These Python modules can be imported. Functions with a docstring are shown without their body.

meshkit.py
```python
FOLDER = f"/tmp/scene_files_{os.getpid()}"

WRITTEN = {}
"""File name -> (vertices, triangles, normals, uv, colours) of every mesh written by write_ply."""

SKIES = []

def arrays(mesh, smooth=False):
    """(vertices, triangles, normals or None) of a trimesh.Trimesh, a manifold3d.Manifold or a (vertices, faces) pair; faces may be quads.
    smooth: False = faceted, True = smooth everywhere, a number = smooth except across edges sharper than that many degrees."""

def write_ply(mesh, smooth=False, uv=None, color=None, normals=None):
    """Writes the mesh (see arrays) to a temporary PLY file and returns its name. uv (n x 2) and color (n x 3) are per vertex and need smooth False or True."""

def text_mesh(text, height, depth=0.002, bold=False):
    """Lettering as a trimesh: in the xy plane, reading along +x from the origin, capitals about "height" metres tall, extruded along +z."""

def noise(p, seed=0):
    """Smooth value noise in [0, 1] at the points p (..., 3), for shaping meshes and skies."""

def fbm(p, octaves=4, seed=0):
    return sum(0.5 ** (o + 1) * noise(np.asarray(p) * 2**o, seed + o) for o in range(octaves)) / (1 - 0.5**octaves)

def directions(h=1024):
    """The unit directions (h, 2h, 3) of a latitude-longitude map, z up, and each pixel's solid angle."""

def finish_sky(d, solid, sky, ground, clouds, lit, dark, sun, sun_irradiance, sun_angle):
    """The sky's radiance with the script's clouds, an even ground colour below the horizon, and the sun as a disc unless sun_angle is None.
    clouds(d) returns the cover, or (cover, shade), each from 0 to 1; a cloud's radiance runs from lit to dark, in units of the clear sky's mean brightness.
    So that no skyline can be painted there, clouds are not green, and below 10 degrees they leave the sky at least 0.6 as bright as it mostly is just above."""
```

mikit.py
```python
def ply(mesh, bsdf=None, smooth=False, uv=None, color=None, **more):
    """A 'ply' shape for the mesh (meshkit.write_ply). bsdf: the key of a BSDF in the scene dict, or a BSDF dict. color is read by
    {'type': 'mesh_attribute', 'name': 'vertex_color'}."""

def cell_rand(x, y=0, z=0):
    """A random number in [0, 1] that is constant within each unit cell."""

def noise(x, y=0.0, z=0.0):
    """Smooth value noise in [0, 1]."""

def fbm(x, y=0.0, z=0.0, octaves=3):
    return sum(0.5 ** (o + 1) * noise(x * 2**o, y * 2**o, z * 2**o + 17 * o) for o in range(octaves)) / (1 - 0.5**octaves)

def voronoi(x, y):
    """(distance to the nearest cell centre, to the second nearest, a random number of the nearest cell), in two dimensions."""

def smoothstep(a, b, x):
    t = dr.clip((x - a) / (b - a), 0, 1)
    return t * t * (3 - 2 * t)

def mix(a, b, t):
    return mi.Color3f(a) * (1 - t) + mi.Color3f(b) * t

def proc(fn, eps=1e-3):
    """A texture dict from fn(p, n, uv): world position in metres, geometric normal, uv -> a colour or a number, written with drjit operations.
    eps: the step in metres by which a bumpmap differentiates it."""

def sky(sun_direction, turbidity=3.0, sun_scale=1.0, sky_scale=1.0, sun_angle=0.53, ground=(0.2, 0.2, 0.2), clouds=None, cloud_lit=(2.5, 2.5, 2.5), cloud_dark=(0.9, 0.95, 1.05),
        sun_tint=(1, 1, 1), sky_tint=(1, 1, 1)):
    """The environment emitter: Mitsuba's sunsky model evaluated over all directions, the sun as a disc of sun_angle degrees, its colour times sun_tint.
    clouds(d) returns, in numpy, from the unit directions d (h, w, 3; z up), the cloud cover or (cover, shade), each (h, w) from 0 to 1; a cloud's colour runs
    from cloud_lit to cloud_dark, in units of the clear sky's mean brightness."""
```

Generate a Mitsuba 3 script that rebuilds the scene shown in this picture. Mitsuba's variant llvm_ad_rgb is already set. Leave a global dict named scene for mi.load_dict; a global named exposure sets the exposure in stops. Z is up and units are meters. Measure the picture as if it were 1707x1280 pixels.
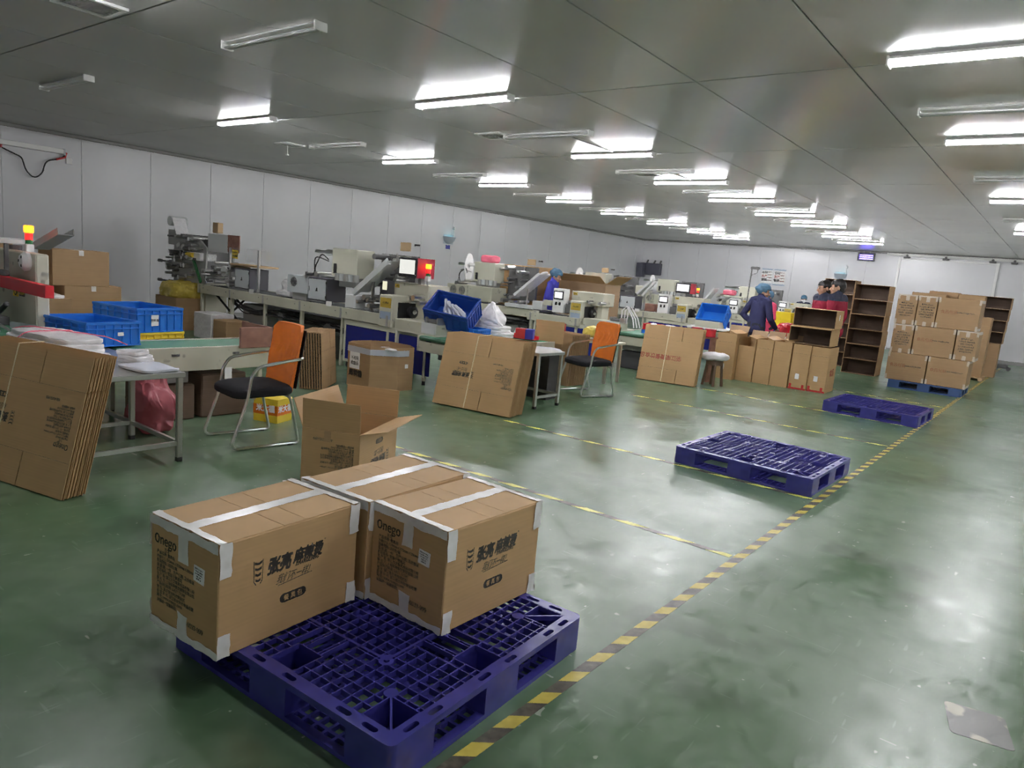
import math, glob, numpy as np, trimesh, mitsuba as mi, mikit, meshkit
from mikit import proc, noise, fbm, voronoi, smoothstep, mix, cell_rand
import drjit as dr
from shapely.geometry import Polygon, box as sbox, Point, LineString
from shapely.ops import unary_union
from shapely import affinity

scene, labels, PL = {}, {}, {}
T4 = mi.ScalarTransform4f

# ---------------------------------------------------------------- camera, light level
EYE = (0, 0, 1.6); FW = (-0.600071, 0.783284, -0.162422); UP = (-0.169573, 0.073873, 0.982745)
scene['camera'] = {'type': 'perspective', 'fov': 71.6312, 'fov_axis': 'x', 'near_clip': 0.05, 'far_clip': 200.0,
                   'to_world': T4().look_at(origin=EYE, target=[EYE[i] + FW[i] for i in range(3)], up=UP)}
exposure = 2.7
TUBE = 26.0          # radiance of a lit fluorescent tube

# ---------------------------------------------------------------- materials
def rgb(*c): return {'type': 'rgb', 'value': list(c)}
def mat(name, base, rough=0.5, metal=0.0, spec=0.5, two=True, **kw):
    b = {'type': 'principled', 'base_color': base if isinstance(base, dict) else rgb(*base), 'roughness': rough, 'metallic': metal, 'specular': spec, **kw}
    scene[name] = {'type': 'twosided', 'bsdf': b} if two else b
    return name

def floor_col(p, n, uv):
    a = fbm(p.x * 0.7, p.y * 0.7, 0, 4); b = fbm(p.x * 7, p.y * 7, 3, 3)
    c = mix((0.064, 0.122, 0.064), (0.114, 0.168, 0.106), smoothstep(0.25, 0.75, a * 0.65 + b * 0.35))
    s = smoothstep(0.80, 0.92, fbm(p.x * 60 + 5 * a, p.y * 7.1, 9, 2)) * 0.16
    s2 = smoothstep(0.82, 0.93, fbm(p.x * 7.3, p.y * 61, 4, 2)) * 0.14
    c = mix(c, (0.30, 0.36, 0.30), dr.clip(s + s2, 0, 0.5))
    sp = smoothstep(0.965, 0.985, noise(p.x * 21, p.y * 21, 2))
    c = mix(c, (0.5, 0.5, 0.45), sp * 0.5)
    d = smoothstep(0.60, 0.80, fbm(p.x * 2.3 + 9, p.y * 2.3, 1, 4))
    return c * (1 - 0.28 * d)
def floor_rough(p, n, uv):
    a = fbm(p.x * 1.6, p.y * 1.6, 5, 4); b = fbm(p.x * 11, p.y * 11, 2, 2)
    return dr.clip(0.235 + 0.13 * smoothstep(0.3, 0.7, a) + 0.14 * (b - 0.5) + 0.16 * (fbm(p.x * 38, p.y * 17, 8, 2) - 0.5), 0.08, 0.6)
def floor_bump(p, n, uv):
    return 0.0003 * fbm(p.x * 9, p.y * 9, 1, 3) + 0.00028 * noise(p.x * 75, p.y * 26, 7) + 0.0002 * noise(p.x * 34, p.y * 110, 3)
scene['m_floor'] = {'type': 'bumpmap', 'tex': proc(floor_bump, 3e-3), 'scale': 1.0,
                    'bsdf': {'type': 'principled', 'base_color': proc(floor_col), 'roughness': proc(floor_rough), 'specular': 0.6}}
def ceil_bump(p, n, uv): return 0.0009 * fbm(p.x * 3.0, p.y * 1.2, 0, 2) + 0.00010 * noise(p.y * 55, p.x * 0.8, 2)
def ceil_col(p, n, uv): return mix((0.40, 0.40, 0.385), (0.47, 0.465, 0.45), fbm(p.x * 0.6, p.y * 0.9, 2, 3))
scene['m_ceiling'] = {'type': 'twosided', 'bsdf': {'type': 'bumpmap', 'tex': proc(ceil_bump, 6e-3), 'scale': 1.0,
                      'bsdf': {'type': 'principled', 'base_color': proc(ceil_col), 'roughness': 0.225, 'anisotropic': 0.985, 'specular': 0.8}}}
mat('m_ceiling_gap', (0.10, 0.10, 0.095), 0.7)
def wall_col(p, n, uv): return mix((0.60, 0.60, 0.62), (0.67, 0.67, 0.69), fbm(p.x * 0.7, p.y * 0.7, p.z * 0.25, 3))
mat('m_wall', proc(wall_col), 0.32, spec=0.5)
mat('m_wall_gap', (0.56, 0.56, 0.58), 0.6)
mat('m_trim', (0.26, 0.26, 0.25), 0.4)
mat('m_lamp', (0.80, 0.80, 0.78), 0.35)
mat('m_tube_off', (0.72, 0.72, 0.70), 0.15)
mat('m_black', (0.015, 0.015, 0.016), 0.45)
mat('m_dark', (0.05, 0.05, 0.055), 0.5)
def cb(name, lo, hi, seed):
    def f(p, n, uv): return mix(lo, hi, dr.clip(0.5 * fbm(p.x * 9 + seed, p.y * 9, p.z * 9, 3) + 0.5 * noise(p.x * 3, p.y * 3, p.z * 130), 0, 1))
    mat(name, proc(f), 0.62, spec=0.35)
cb('m_card', (0.42, 0.265, 0.125), (0.50, 0.32, 0.16), 0)
cb('m_card_brown', (0.33, 0.205, 0.105), (0.40, 0.26, 0.14), 7)
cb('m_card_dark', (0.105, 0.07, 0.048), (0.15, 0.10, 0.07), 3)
cb('m_gap_shade', (0.03, 0.02, 0.014), (0.06, 0.04, 0.028), 5)  # near-black: the shade between stacked card sheets, as a colour
cb('m_card_inner', (0.30, 0.20, 0.115), (0.36, 0.24, 0.14), 4)
def edge_col(p, n, uv): return mix((0.13, 0.085, 0.05), (0.36, 0.25, 0.14), noise(p.x * 150, p.y * 150, p.z * 20))
mat('m_card_edge', proc(edge_col), 0.8)
def tape_col(p, n, uv): return mix((0.62, 0.60, 0.56), (0.82, 0.81, 0.80), fbm(p.x * 22, p.y * 22, p.z * 22, 3))
mat('m_tape', proc(tape_col), 0.22, spec=0.6)
mat('m_tape_red', (0.45, 0.03, 0.03), 0.3)
mat('m_print', (0.018, 0.015, 0.013), 0.6)
mat('m_print_red', (0.30, 0.055, 0.03), 0.6)
mat('m_print_orange', (0.30, 0.13, 0.055), 0.6)
mat('m_tape_dim', (0.56, 0.49, 0.40), 0.3)
mat('m_paper', (0.78, 0.78, 0.78), 0.7)
def pal_col(p, n, uv): return mix((0.024, 0.023, 0.155), (0.044, 0.042, 0.240), fbm(p.x * 14, p.y * 14, p.z * 14, 3))
mat('m_pallet', proc(pal_col), 0.28, spec=0.5)
mat('m_pallet_teal', (0.030, 0.070, 0.190), 0.4)
def stripe(name, axis):
    def f(p, n, uv):
        q = (p.y - 0.9 * (p.x + 1.32)) / 0.205 if axis else (p.x - 1.9 * p.y) / 0.33
        t = q - dr.floor(q)
        yel = mix((0.46, 0.36, 0.06), (0.60, 0.49, 0.11), fbm(p.x * 30, p.y * 30, 0, 2)) if axis else mix((0.62, 0.60, 0.12), (0.75, 0.73, 0.20), noise(p.x * 9, p.y * 9))
        blk = mix((0.035, 0.03, 0.025), (0.14, 0.12, 0.09), fbm(p.x * 35, p.y * 35, 5, 3))
        return mix(blk, yel, smoothstep(0.0, 0.02, t) * (1 - smoothstep(0.47, 0.49, t)))
    mat(name, proc(f), 0.38, spec=0.45)
stripe('m_stripe_aisle', 1); stripe('m_stripe_bay', 0)

# ---------------------------------------------------------------- geometry helpers
_CH = None
def _chbox(sx, sy, sz, c):
    global _CH
    if _CH is None:
        p = np.array([[a * (3 - (k == 0)), b * (3 - (k == 1)), d * (3 - (k == 2))] for a in (-1, 1) for b in (-1, 1) for d in (-1, 1) for k in range(3)], float)
        # corner points: one per axis, pulled in along the other two
        p = np.array([[a * (3 if k == 0 else 2), b * (3 if k == 1 else 2), d * (3 if k == 2 else 2)] for a in (-1, 1) for b in (-1, 1) for d in (-1, 1) for k in range(3)], float)
        h = trimesh.convex.convex_hull(p)
        idx = [int(np.argmin(np.abs(p - v).sum(1))) for v in h.vertices]
        _CH = (np.sign(p), p, np.array(idx)[h.faces])
    sg, p, f = _CH
    s = np.array([sx, sy, sz]) / 2
    return sg * (s - np.where(np.abs(p) > 2.5, 0, c)), f
_BX = trimesh.creation.box()
def Rm(rx=0, ry=0, rz=0):
    cx, sx, cy, sy, cz, sz = *[f(math.radians(rx)) for f in (math.cos, math.sin)], *[f(math.radians(ry)) for f in (math.cos, math.sin)], *[f(math.radians(rz)) for f in (math.cos, math.sin)]
    return np.array([[cz, -sz, 0], [sz, cz, 0], [0, 0, 1]]) @ np.array([[cy, 0, sy], [0, 1, 0], [-sy, 0, cy]]) @ np.array([[1, 0, 0], [0, cx, -sx], [0, sx, cx]])
def MX(loc=(0, 0, 0), R=None):
    m = np.eye(4); m[:3, 3] = loc
    if R is not None: m[:3, :3] = R
    return m
def face(o, x, y):
    """a frame with origin o, x axis and y axis given, z = x cross y"""
    x = np.array(x, float); x /= np.linalg.norm(x); y = np.array(y, float); y -= x * (x @ y); y /= np.linalg.norm(y)
    return MX(o, np.stack([x, y, np.cross(x, y)], 1))
class G:
    """collects shapes into one mesh"""
    def __init__(s): s.v, s.f, s.n = [], [], 0
    def add(s, v, f, M=None):
        v = np.asarray(v, float)
        if M is not None: v = v @ M[:3, :3].T + M[:3, 3]
        s.v.append(v); s.f.append(np.asarray(f) + s.n); s.n += len(v); return s
    def tm(s, t, M=None): return s.add(t.vertices, t.faces, M)
    def box(s, c, d, ch=0.0, R=None, M=None):
        v, f = _chbox(*d, min(ch, min(d) * 0.45)) if ch else (_BX.vertices * np.array(d), _BX.faces)
        m = MX(c, R)
        return s.add(v, f, m if M is None else M @ m)
    def bb(s, x0, x1, y0, y1, z0, z1, ch=0.0, M=None): return s.box(((x0 + x1) / 2, (y0 + y1) / 2, (z0 + z1) / 2), (abs(x1 - x0), abs(y1 - y0), abs(z1 - z0)), ch, None, M)
    def tube(s, pts, r, n=8, M=None, caps=True, closed=False):
        P = np.array(pts, float); m = len(P)
        r = np.broadcast_to(np.asarray(r, float), (m,))
        t = np.gradient(P, axis=0) if not closed else np.roll(P, -1, 0) - np.roll(P, 1, 0)
        t /= np.linalg.norm(t, axis=1, keepdims=True) + 1e-12
        u = np.cross(t[0], [0, 0, 1.0]); u = u if np.linalg.norm(u) > 1e-3 else np.cross(t[0], [1.0, 0, 0]); u /= np.linalg.norm(u)
        a = np.arange(n) * 2 * np.pi / n; V = []
        for i in range(m):
            u = u - t[i] * (u @ t[i]); u /= np.linalg.norm(u); w = np.cross(t[i], u)
            V.append(P[i] + r[i] * (np.cos(a)[:, None] * u + np.sin(a)[:, None] * w))
        V = np.vstack(V); F = []
        for i in range(m if closed else m - 1):
            for j in range(n):
                A, B, C, D = i * n + j, i * n + (j + 1) % n, ((i + 1) % m) * n + (j + 1) % n, ((i + 1) % m) * n + j
                F += [[A, B, C], [A, C, D]]
        if caps and not closed:
            for k in range(1, n - 1): F += [[0, k + 1, k], [(m - 1) * n, (m - 1) * n + k, (m - 1) * n + k + 1]]
        return s.add(V, F, M)
    def cyl(s, a, b, r, n=12, r2=None, M=None): return s.tube([a, b], [r, r if r2 is None else r2], n, M)
    def lathe(s, prof, n=20, M=None):
        """profile of (radius, z), bottom to top, outer surface"""
        a = np.arange(n) * 2 * np.pi / n
        V = np.vstack([np.stack([r * np.cos(a), r * np.sin(a), np.full(n, z)], 1) for r, z in prof]); F = []
        for i in range(len(prof) - 1):
            for j in range(n):
                A, B, C, D = i * n + j, i * n + (j + 1) % n, (i + 1) * n + (j + 1) % n, (i + 1) * n + j
                F += [[A, B, C], [A, C, D]]
        return s.add(V, F, M)
    def prism(s, poly, h, M=None):
        if not hasattr(poly, 'geom_type'): poly = Polygon(poly)
        for g in getattr(poly, 'geoms', [poly]):
            if g.geom_type == 'Polygon' and g.area > 1e-9: s.tm(trimesh.creation.extrude_polygon(g, h, engine='earcut'), M)
        return s
    def hull(s, pts, M=None): return s.tm(trimesh.convex.convex_hull(np.array(pts, float)), M)
    def text(s, t, h, M, bold=0, slant=0.0, sx=1.0, center=True, depth=0.0006):
        g = lettering(t, bold)
        g = affinity.scale(g, h * sx, h, origin=(0, 0))
        if slant: g = affinity.affine_transform(g, [1, slant, 0, 1, 0, 0])
        if center: x0, y0, x1, y1 = g.bounds; g = affinity.translate(g, -(x0 + x1) / 2, -(y0 + y1) / 2)
        return s.prism(g, depth, M)
    def mesh(s): return trimesh.Trimesh(np.vstack(s.v), np.vstack(s.f), process=False)
_TX = {}
def lettering(t, bold=0, size=44):
    """flat lettering, capitals about 1 tall, from the fonts of the machine"""
    if (t, bold) in _TX: return _TX[t, bold]
    from PIL import Image, ImageDraw, ImageFont
    if 'font' not in _TX:
        f = [x for x in glob.glob('/opt/blender-*/*/datafiles/fonts/*.woff2') if 'CJK' in x] or glob.glob('/opt/blender-*/*/datafiles/fonts/Inter.woff2')
        _TX['font'] = ImageFont.truetype(f[0], size)
    font = _TX['font']
    x0, y0, x1, y1 = font.getbbox(t, anchor='ls', stroke_width=bold)
    im = Image.new('L', (int(x1 - x0 + 8), int(y1 - y0 + 8)))
    ImageDraw.Draw(im).text((4 - x0, 4 - y0), t, 255, font, anchor='ls', stroke_width=bold)
    on = np.pad(np.asarray(im) > 120, ((0, 0), (1, 1))).astype(np.int8)
    r, a = np.nonzero(np.diff(on, axis=1) == 1); b = np.nonzero(np.diff(on, axis=1) == -1)[1]
    g = unary_union([sbox(p, -q - 1, w, -q) for p, q, w in zip(a, r, b)]).buffer(0.5, join_style=2).buffer(-0.5, join_style=2).simplify(0.75)
    _TX[t, bold] = g = affinity.scale(g, 1 / (size * 0.74), 1 / (size * 0.74), origin=(0, 0))
    return g
def nz(v, amp, freq, seed=0):
    """crumple: moves points by smooth noise"""
    v = np.asarray(v, float)
    d = np.stack([meshkit.fbm(v * freq + 31.7 * k, 3, seed + 5 * k) for k in range(3)], -1) - 0.5
    return v + d * 2 * amp

def ply(m, *a, **k): return mikit.ply(m.mesh() if isinstance(m, G) else m, *a, **k)
# ---------------------------------------------------------------- naming helpers
_N = {}
def numbered(k):
    n = _N.get(k, 0); _N[k] = n + 1
    return k if n == 0 else f'{k}_{n:03d}'
def lab(k, label=None, cat=None, group=None, kind=None):
    d = {a: b for a, b in (('label', label), ('category', cat), ('group', group), ('kind', kind)) if b}
    if d: labels[k] = d
    return k
def xf(m): return T4(np.asarray(m, float).tolist())
def thing(name, label, cat, loc=(0, 0, 0), rz=0, group=None, M=None):
    k = numbered(name); PL[k] = (MX(loc, Rm(0, 0, rz)) if M is None else M)
    return lab(k, label, cat, group)
def root_of(k): return k.split('__')[0]
def part(name, g, m, parent, label=None, smooth=False, kind=None, uv=None, **kw):
    k = numbered(parent + '__' + name)
    d = g if isinstance(g, dict) else ply(g, m, smooth, uv, **kw)
    scene[k] = {**d, 'to_world': xf(PL[root_of(k)])} if root_of(k) in PL else d
    return lab(k, label, None, None, kind)
def solo(name, g, m, label, cat, loc=(0, 0, 0), rz=0, group=None, smooth=False, M=None, kind=None, **kw):
    k = numbered(name); PL[k] = MX(loc, Rm(0, 0, rz)) if M is None else M
    d = g if isinstance(g, dict) else ply(g, m, smooth, **kw)
    scene[k] = {**d, 'to_world': xf(PL[k])}
    return lab(k, label, cat, group, kind)
def dup(root, label, loc=(0, 0, 0), rz=0, group=None, M=None, swap=None):
    base = root.rsplit('_', 1)[0] if root.rsplit('_', 1)[-1].isdigit() else root
    r = numbered(base); PL[r] = MX(loc, Rm(0, 0, rz)) if M is None else M
    for k in [k for k in scene if k == root or k.startswith(root + '__')]:
        d = {**scene[k], 'to_world': xf(PL[r])}
        if swap and isinstance(d.get('bsdf'), dict) and d['bsdf'].get('id') in swap: d['bsdf'] = {'type': 'ref', 'id': swap[d['bsdf']['id']]}
        scene[r + k[len(root):]] = d
        if k != root and k in labels: labels[r + k[len(root):]] = dict(labels[k])
    o = labels[root]; lab(r, label, o['category'], group or o.get('group'))
    return r
def struct(name, g, m, smooth=False, label=None, **kw):
    k = numbered(name); scene[k] = ply(g, m, smooth, **kw)
    labels[k] = {'kind': 'structure', **({'label': label} if label else {})}
    return k

# ---------------------------------------------------------------- room
XL, XR, YB, YD, H = -14.1, 7.0, -6.0, 26.4, 3.18
g = G().bb(XL - .2, XR + .2, YB - .2, YD + .2, -0.2, 0); struct('floor', g, 'm_floor', label='glossy worn green epoxy floor')
struct('ceiling', G().bb(XL - .2, XR + .2, YB - .2, YD + .2, H + .012, H + .2), 'm_ceiling_gap', label='grey metal panel ceiling')
ys = [-6.2, -3.3, -0.38, 2.56, 5.52, 8.46, 11.12, 13.35, 15.7, 18.05, 20.75, 23.0, 26.6]
xs = [-1.5 - 1.16 * k for k in range(-8, 12)]
xs = [XR + .2] + [x for x in xs if XL + .3 < x < XR - .3] + [XL - .2]
def uvbox(x0, x1, y0, y1, z0, z1):
    v, f = _chbox(x1 - x0, y1 - y0, z1 - z0, 0.004); v = v + [(x0 + x1) / 2, (y0 + y1) / 2, (z0 + z1) / 2]
    return trimesh.Trimesh(v, f, process=False), np.stack([v[:, 1], v[:, 0]], 1)
for y0, y1 in zip(ys, ys[1:]):
    for x1, x0 in zip(xs, xs[1:]):
        if y1 < -0.5: continue
        m, uv = uvbox(x0 + .0035, x1 - .0035, y0 + .006, y1 - .006, H, H + .012)
        part('panel', m, 'm_ceiling', 'ceiling', uv=uv)
m, uv = uvbox(XL - .2, XR + .2, YB - .2, -0.4, H, H + .012); part('panel', m, 'm_ceiling', 'ceiling', uv=uv)

struct('wall_left', G().bb(XL - .2, XL - .012, YB - .2, YD + .2, 0, H), 'm_wall_gap', label='pale grey metal panel wall behind the machines')
struct('wall_back', G().bb(XL - .2, XR + .2, YD + .012, YD + .2, 0, H), 'm_wall_gap', label='pale grey metal panel wall at the far end')
struct('wall_right', G().bb(XR, XR + .2, YB, YD, 0, H), 'm_wall')
struct('wall_front', G().bb(XL, XR, YB - .2, YB, 0, H), 'm_wall')
y = -6.2
for y0 in np.arange(-5.4, 26.5, 1.2):
    a, b = y0, min(y0 + 1.2, YD)
    part('panel', G().bb(XL - .012, XL, a + .0025, b - .0025, .1, H, .003), 'm_wall', 'wall_left')
for x0 in np.arange(XL, 3.0, 1.2): part('panel', G().bb(x0 + .003, x0 + 1.197, YD, YD + .012, .1, H, .003), 'm_wall', 'wall_back')
part('panel', G().bb(3.9, XR, YD, YD + .012, .1, H, .003), 'm_wall', 'wall_back')
struct('trim_1', G().bb(XL, XL + .05, YB, YD, H - .06, H, .01), 'm_trim', label='dark grey cove strip along the left wall top')
struct('trim_2', G().bb(XL, XR, YD - .05, YD, H - .06, H, .01), 'm_trim', label='dark grey cove strip along the back wall top')
struct('baseboard_left', G().bb(XL - .01, XL + .015, YB, YD, 0, .1), 'm_trim')
struct('baseboard_back', G().bb(XL, XR, YD - .015, YD + .01, 0, .1), 'm_trim')

# ---------------------------------------------------------------- ceiling lamps
scene['m_glow'] = {'type': 'diffuse', 'reflectance': rgb(.8, .8, .8)}
def lamp(x, y, lit, label, group=None):
    k = thing('ceiling_lamp', label, 'ceiling lamp', (x, y, H), 0, group or ('lit tube lamps on the ceiling' if lit else 'switched off tube lamps on the ceiling'))
    part('housing', LH[0], None, k); part('end_cap', LH[1], None, k); part('end_cap', LH[2], None, k)
    if lit:
        part('tube', {**LH[3], 'emitter': {'type': 'area', 'radiance': rgb(TUBE, TUBE * 0.99, TUBE * 1.02)}}, None, k, 'glowing white tube')
    else:
        part('tube', LH[4], None, k); part('tube', LH[5], None, k)
LH = [ply(G().prism([(-.02, 0), (.02, 0), (.055, -.026), (-.055, -.026)], 1.2, face((-.6, 0, 0), (0, 1, 0), (0, 0, 1))), 'm_lamp')]
for s in (-1, 1): LH.append(ply(G().box((s * .607, 0, -.034), (.016, .11, .062), .004), 'm_lamp'))
LH.append(ply(G().cyl((-.595, 0, -.046), (.595, 0, -.046), .02, 10), 'm_glow', 60))
for s in (-1, 1): LH.append(ply(G().cyl((-.6, s * .02, -.05), (.6, s * .02, -.05), .012, 8), 'm_tube_off', 60))
lit_l = [(-8.8, 5.33), (-8.93, 8.36), (-9.08, 11.02), (-9.2, 13.5), (-9.2, 15.9), (-9.2, 18.4), (-9.1, 20.85), (-9.1, 22.9)]
lit_m = [(-5.03, 5.36), (-5.06, 8.3), (-5.04, 10.7), (-5.02, 12.85), (-4.96, 15.15), (-4.9, 17.4), (-4.97, 20.3), (-5.07, 22.35)]
lit_r = [(-.62, 5.37), (-.62, 8.09), (-.6, 12.53), (-.57, 17.5)]
off_l = [(-9.07, 3.32), (-9.03, 6.96), (-9.13, 9.78), (-9.3, 12.42), (-9.2, 14.9), (-9.25, 17.25), (-9.15, 19.7), (-9.0, 21.6)]
off_m = [(-5.09, 3.27), (-5.16, 6.97), (-5.13, 9.63), (-5.03, 11.75), (-4.8, 14.13), (-4.94, 16.3), (-5.0, 18.9), (-5.0, 21.4)]
off_r = [(-.66, 6.84), (-.6, 10.45), (-.6, 15.1)]
for name, L in (('left row', lit_l), ('middle row', lit_m), ('aisle row', lit_r)):
    for i, (x, y) in enumerate(L): lamp(x, y, True, f'{["nearest", "second nearest", "third nearest", "fourth nearest", "fifth nearest", "sixth nearest", "second farthest", "farthest"][i] if len(L) > 4 else ["nearest", "second", "third", "farthest"][i]} lit tube lamp of the ceiling {name}')
for name, L in (('left row', off_l), ('middle row', off_m), ('aisle row', off_r)):
    for i, (x, y) in enumerate(L): lamp(x, y, False, f'{["nearest", "second nearest", "third nearest", "fourth nearest", "fifth nearest", "sixth nearest", "second farthest", "farthest"][i] if len(L) > 4 else ["nearest", "second", "farthest"][i]} dark unlit tube lamp of the ceiling {name}')
for i, (x, y) in enumerate([(3.5, -.4), (3.5, 2.6), (3.5, 5.37), (3.5, 8.1), (3.5, 12.5), (3.5, 17.5), (3.5, 22.4), (-.65, 2.1), (-5.05, 1.9)]): lamp(x, y, True, 'added unseen ceiling tube lamp lighting the room from beyond the view', 'added unseen lamps lighting the room')  # out-of-view lamps, added to light the room

# ---------------------------------------------------------------- floor tapes
TP = [('floor_tape', -1.347, -1.29, 0.3, 26.0, 'm_stripe_aisle', 'long yellow and black striped floor tape along the aisle')]
for x0, x1, y, lb in ((-4.4, -1.36, 4.09, 'nearest one'), (-4.5, -1.36, 5.80, 'running under the nearer empty blue pallet'),
                      (-4.6, -1.36, 8.74, 'ending between the two empty blue pallets'), (-4.5, -1.36, 10.45, 'passing under the farther empty blue pallet'), (-4.0, -1.36, 13.1, 'in front of the loaded pallet')):
    TP.append(('floor_tape', x0, x1, y - .025, y + .025, 'm_stripe_bay', f'thin yellow and black tape across the floor, {lb}'))
for n, x0, x1, y0, y1, m, lb in TP: solo(n, G().bb(x0, x1, y0, y1, 0.0, .0012), m, lb, 'floor tape')

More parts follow.
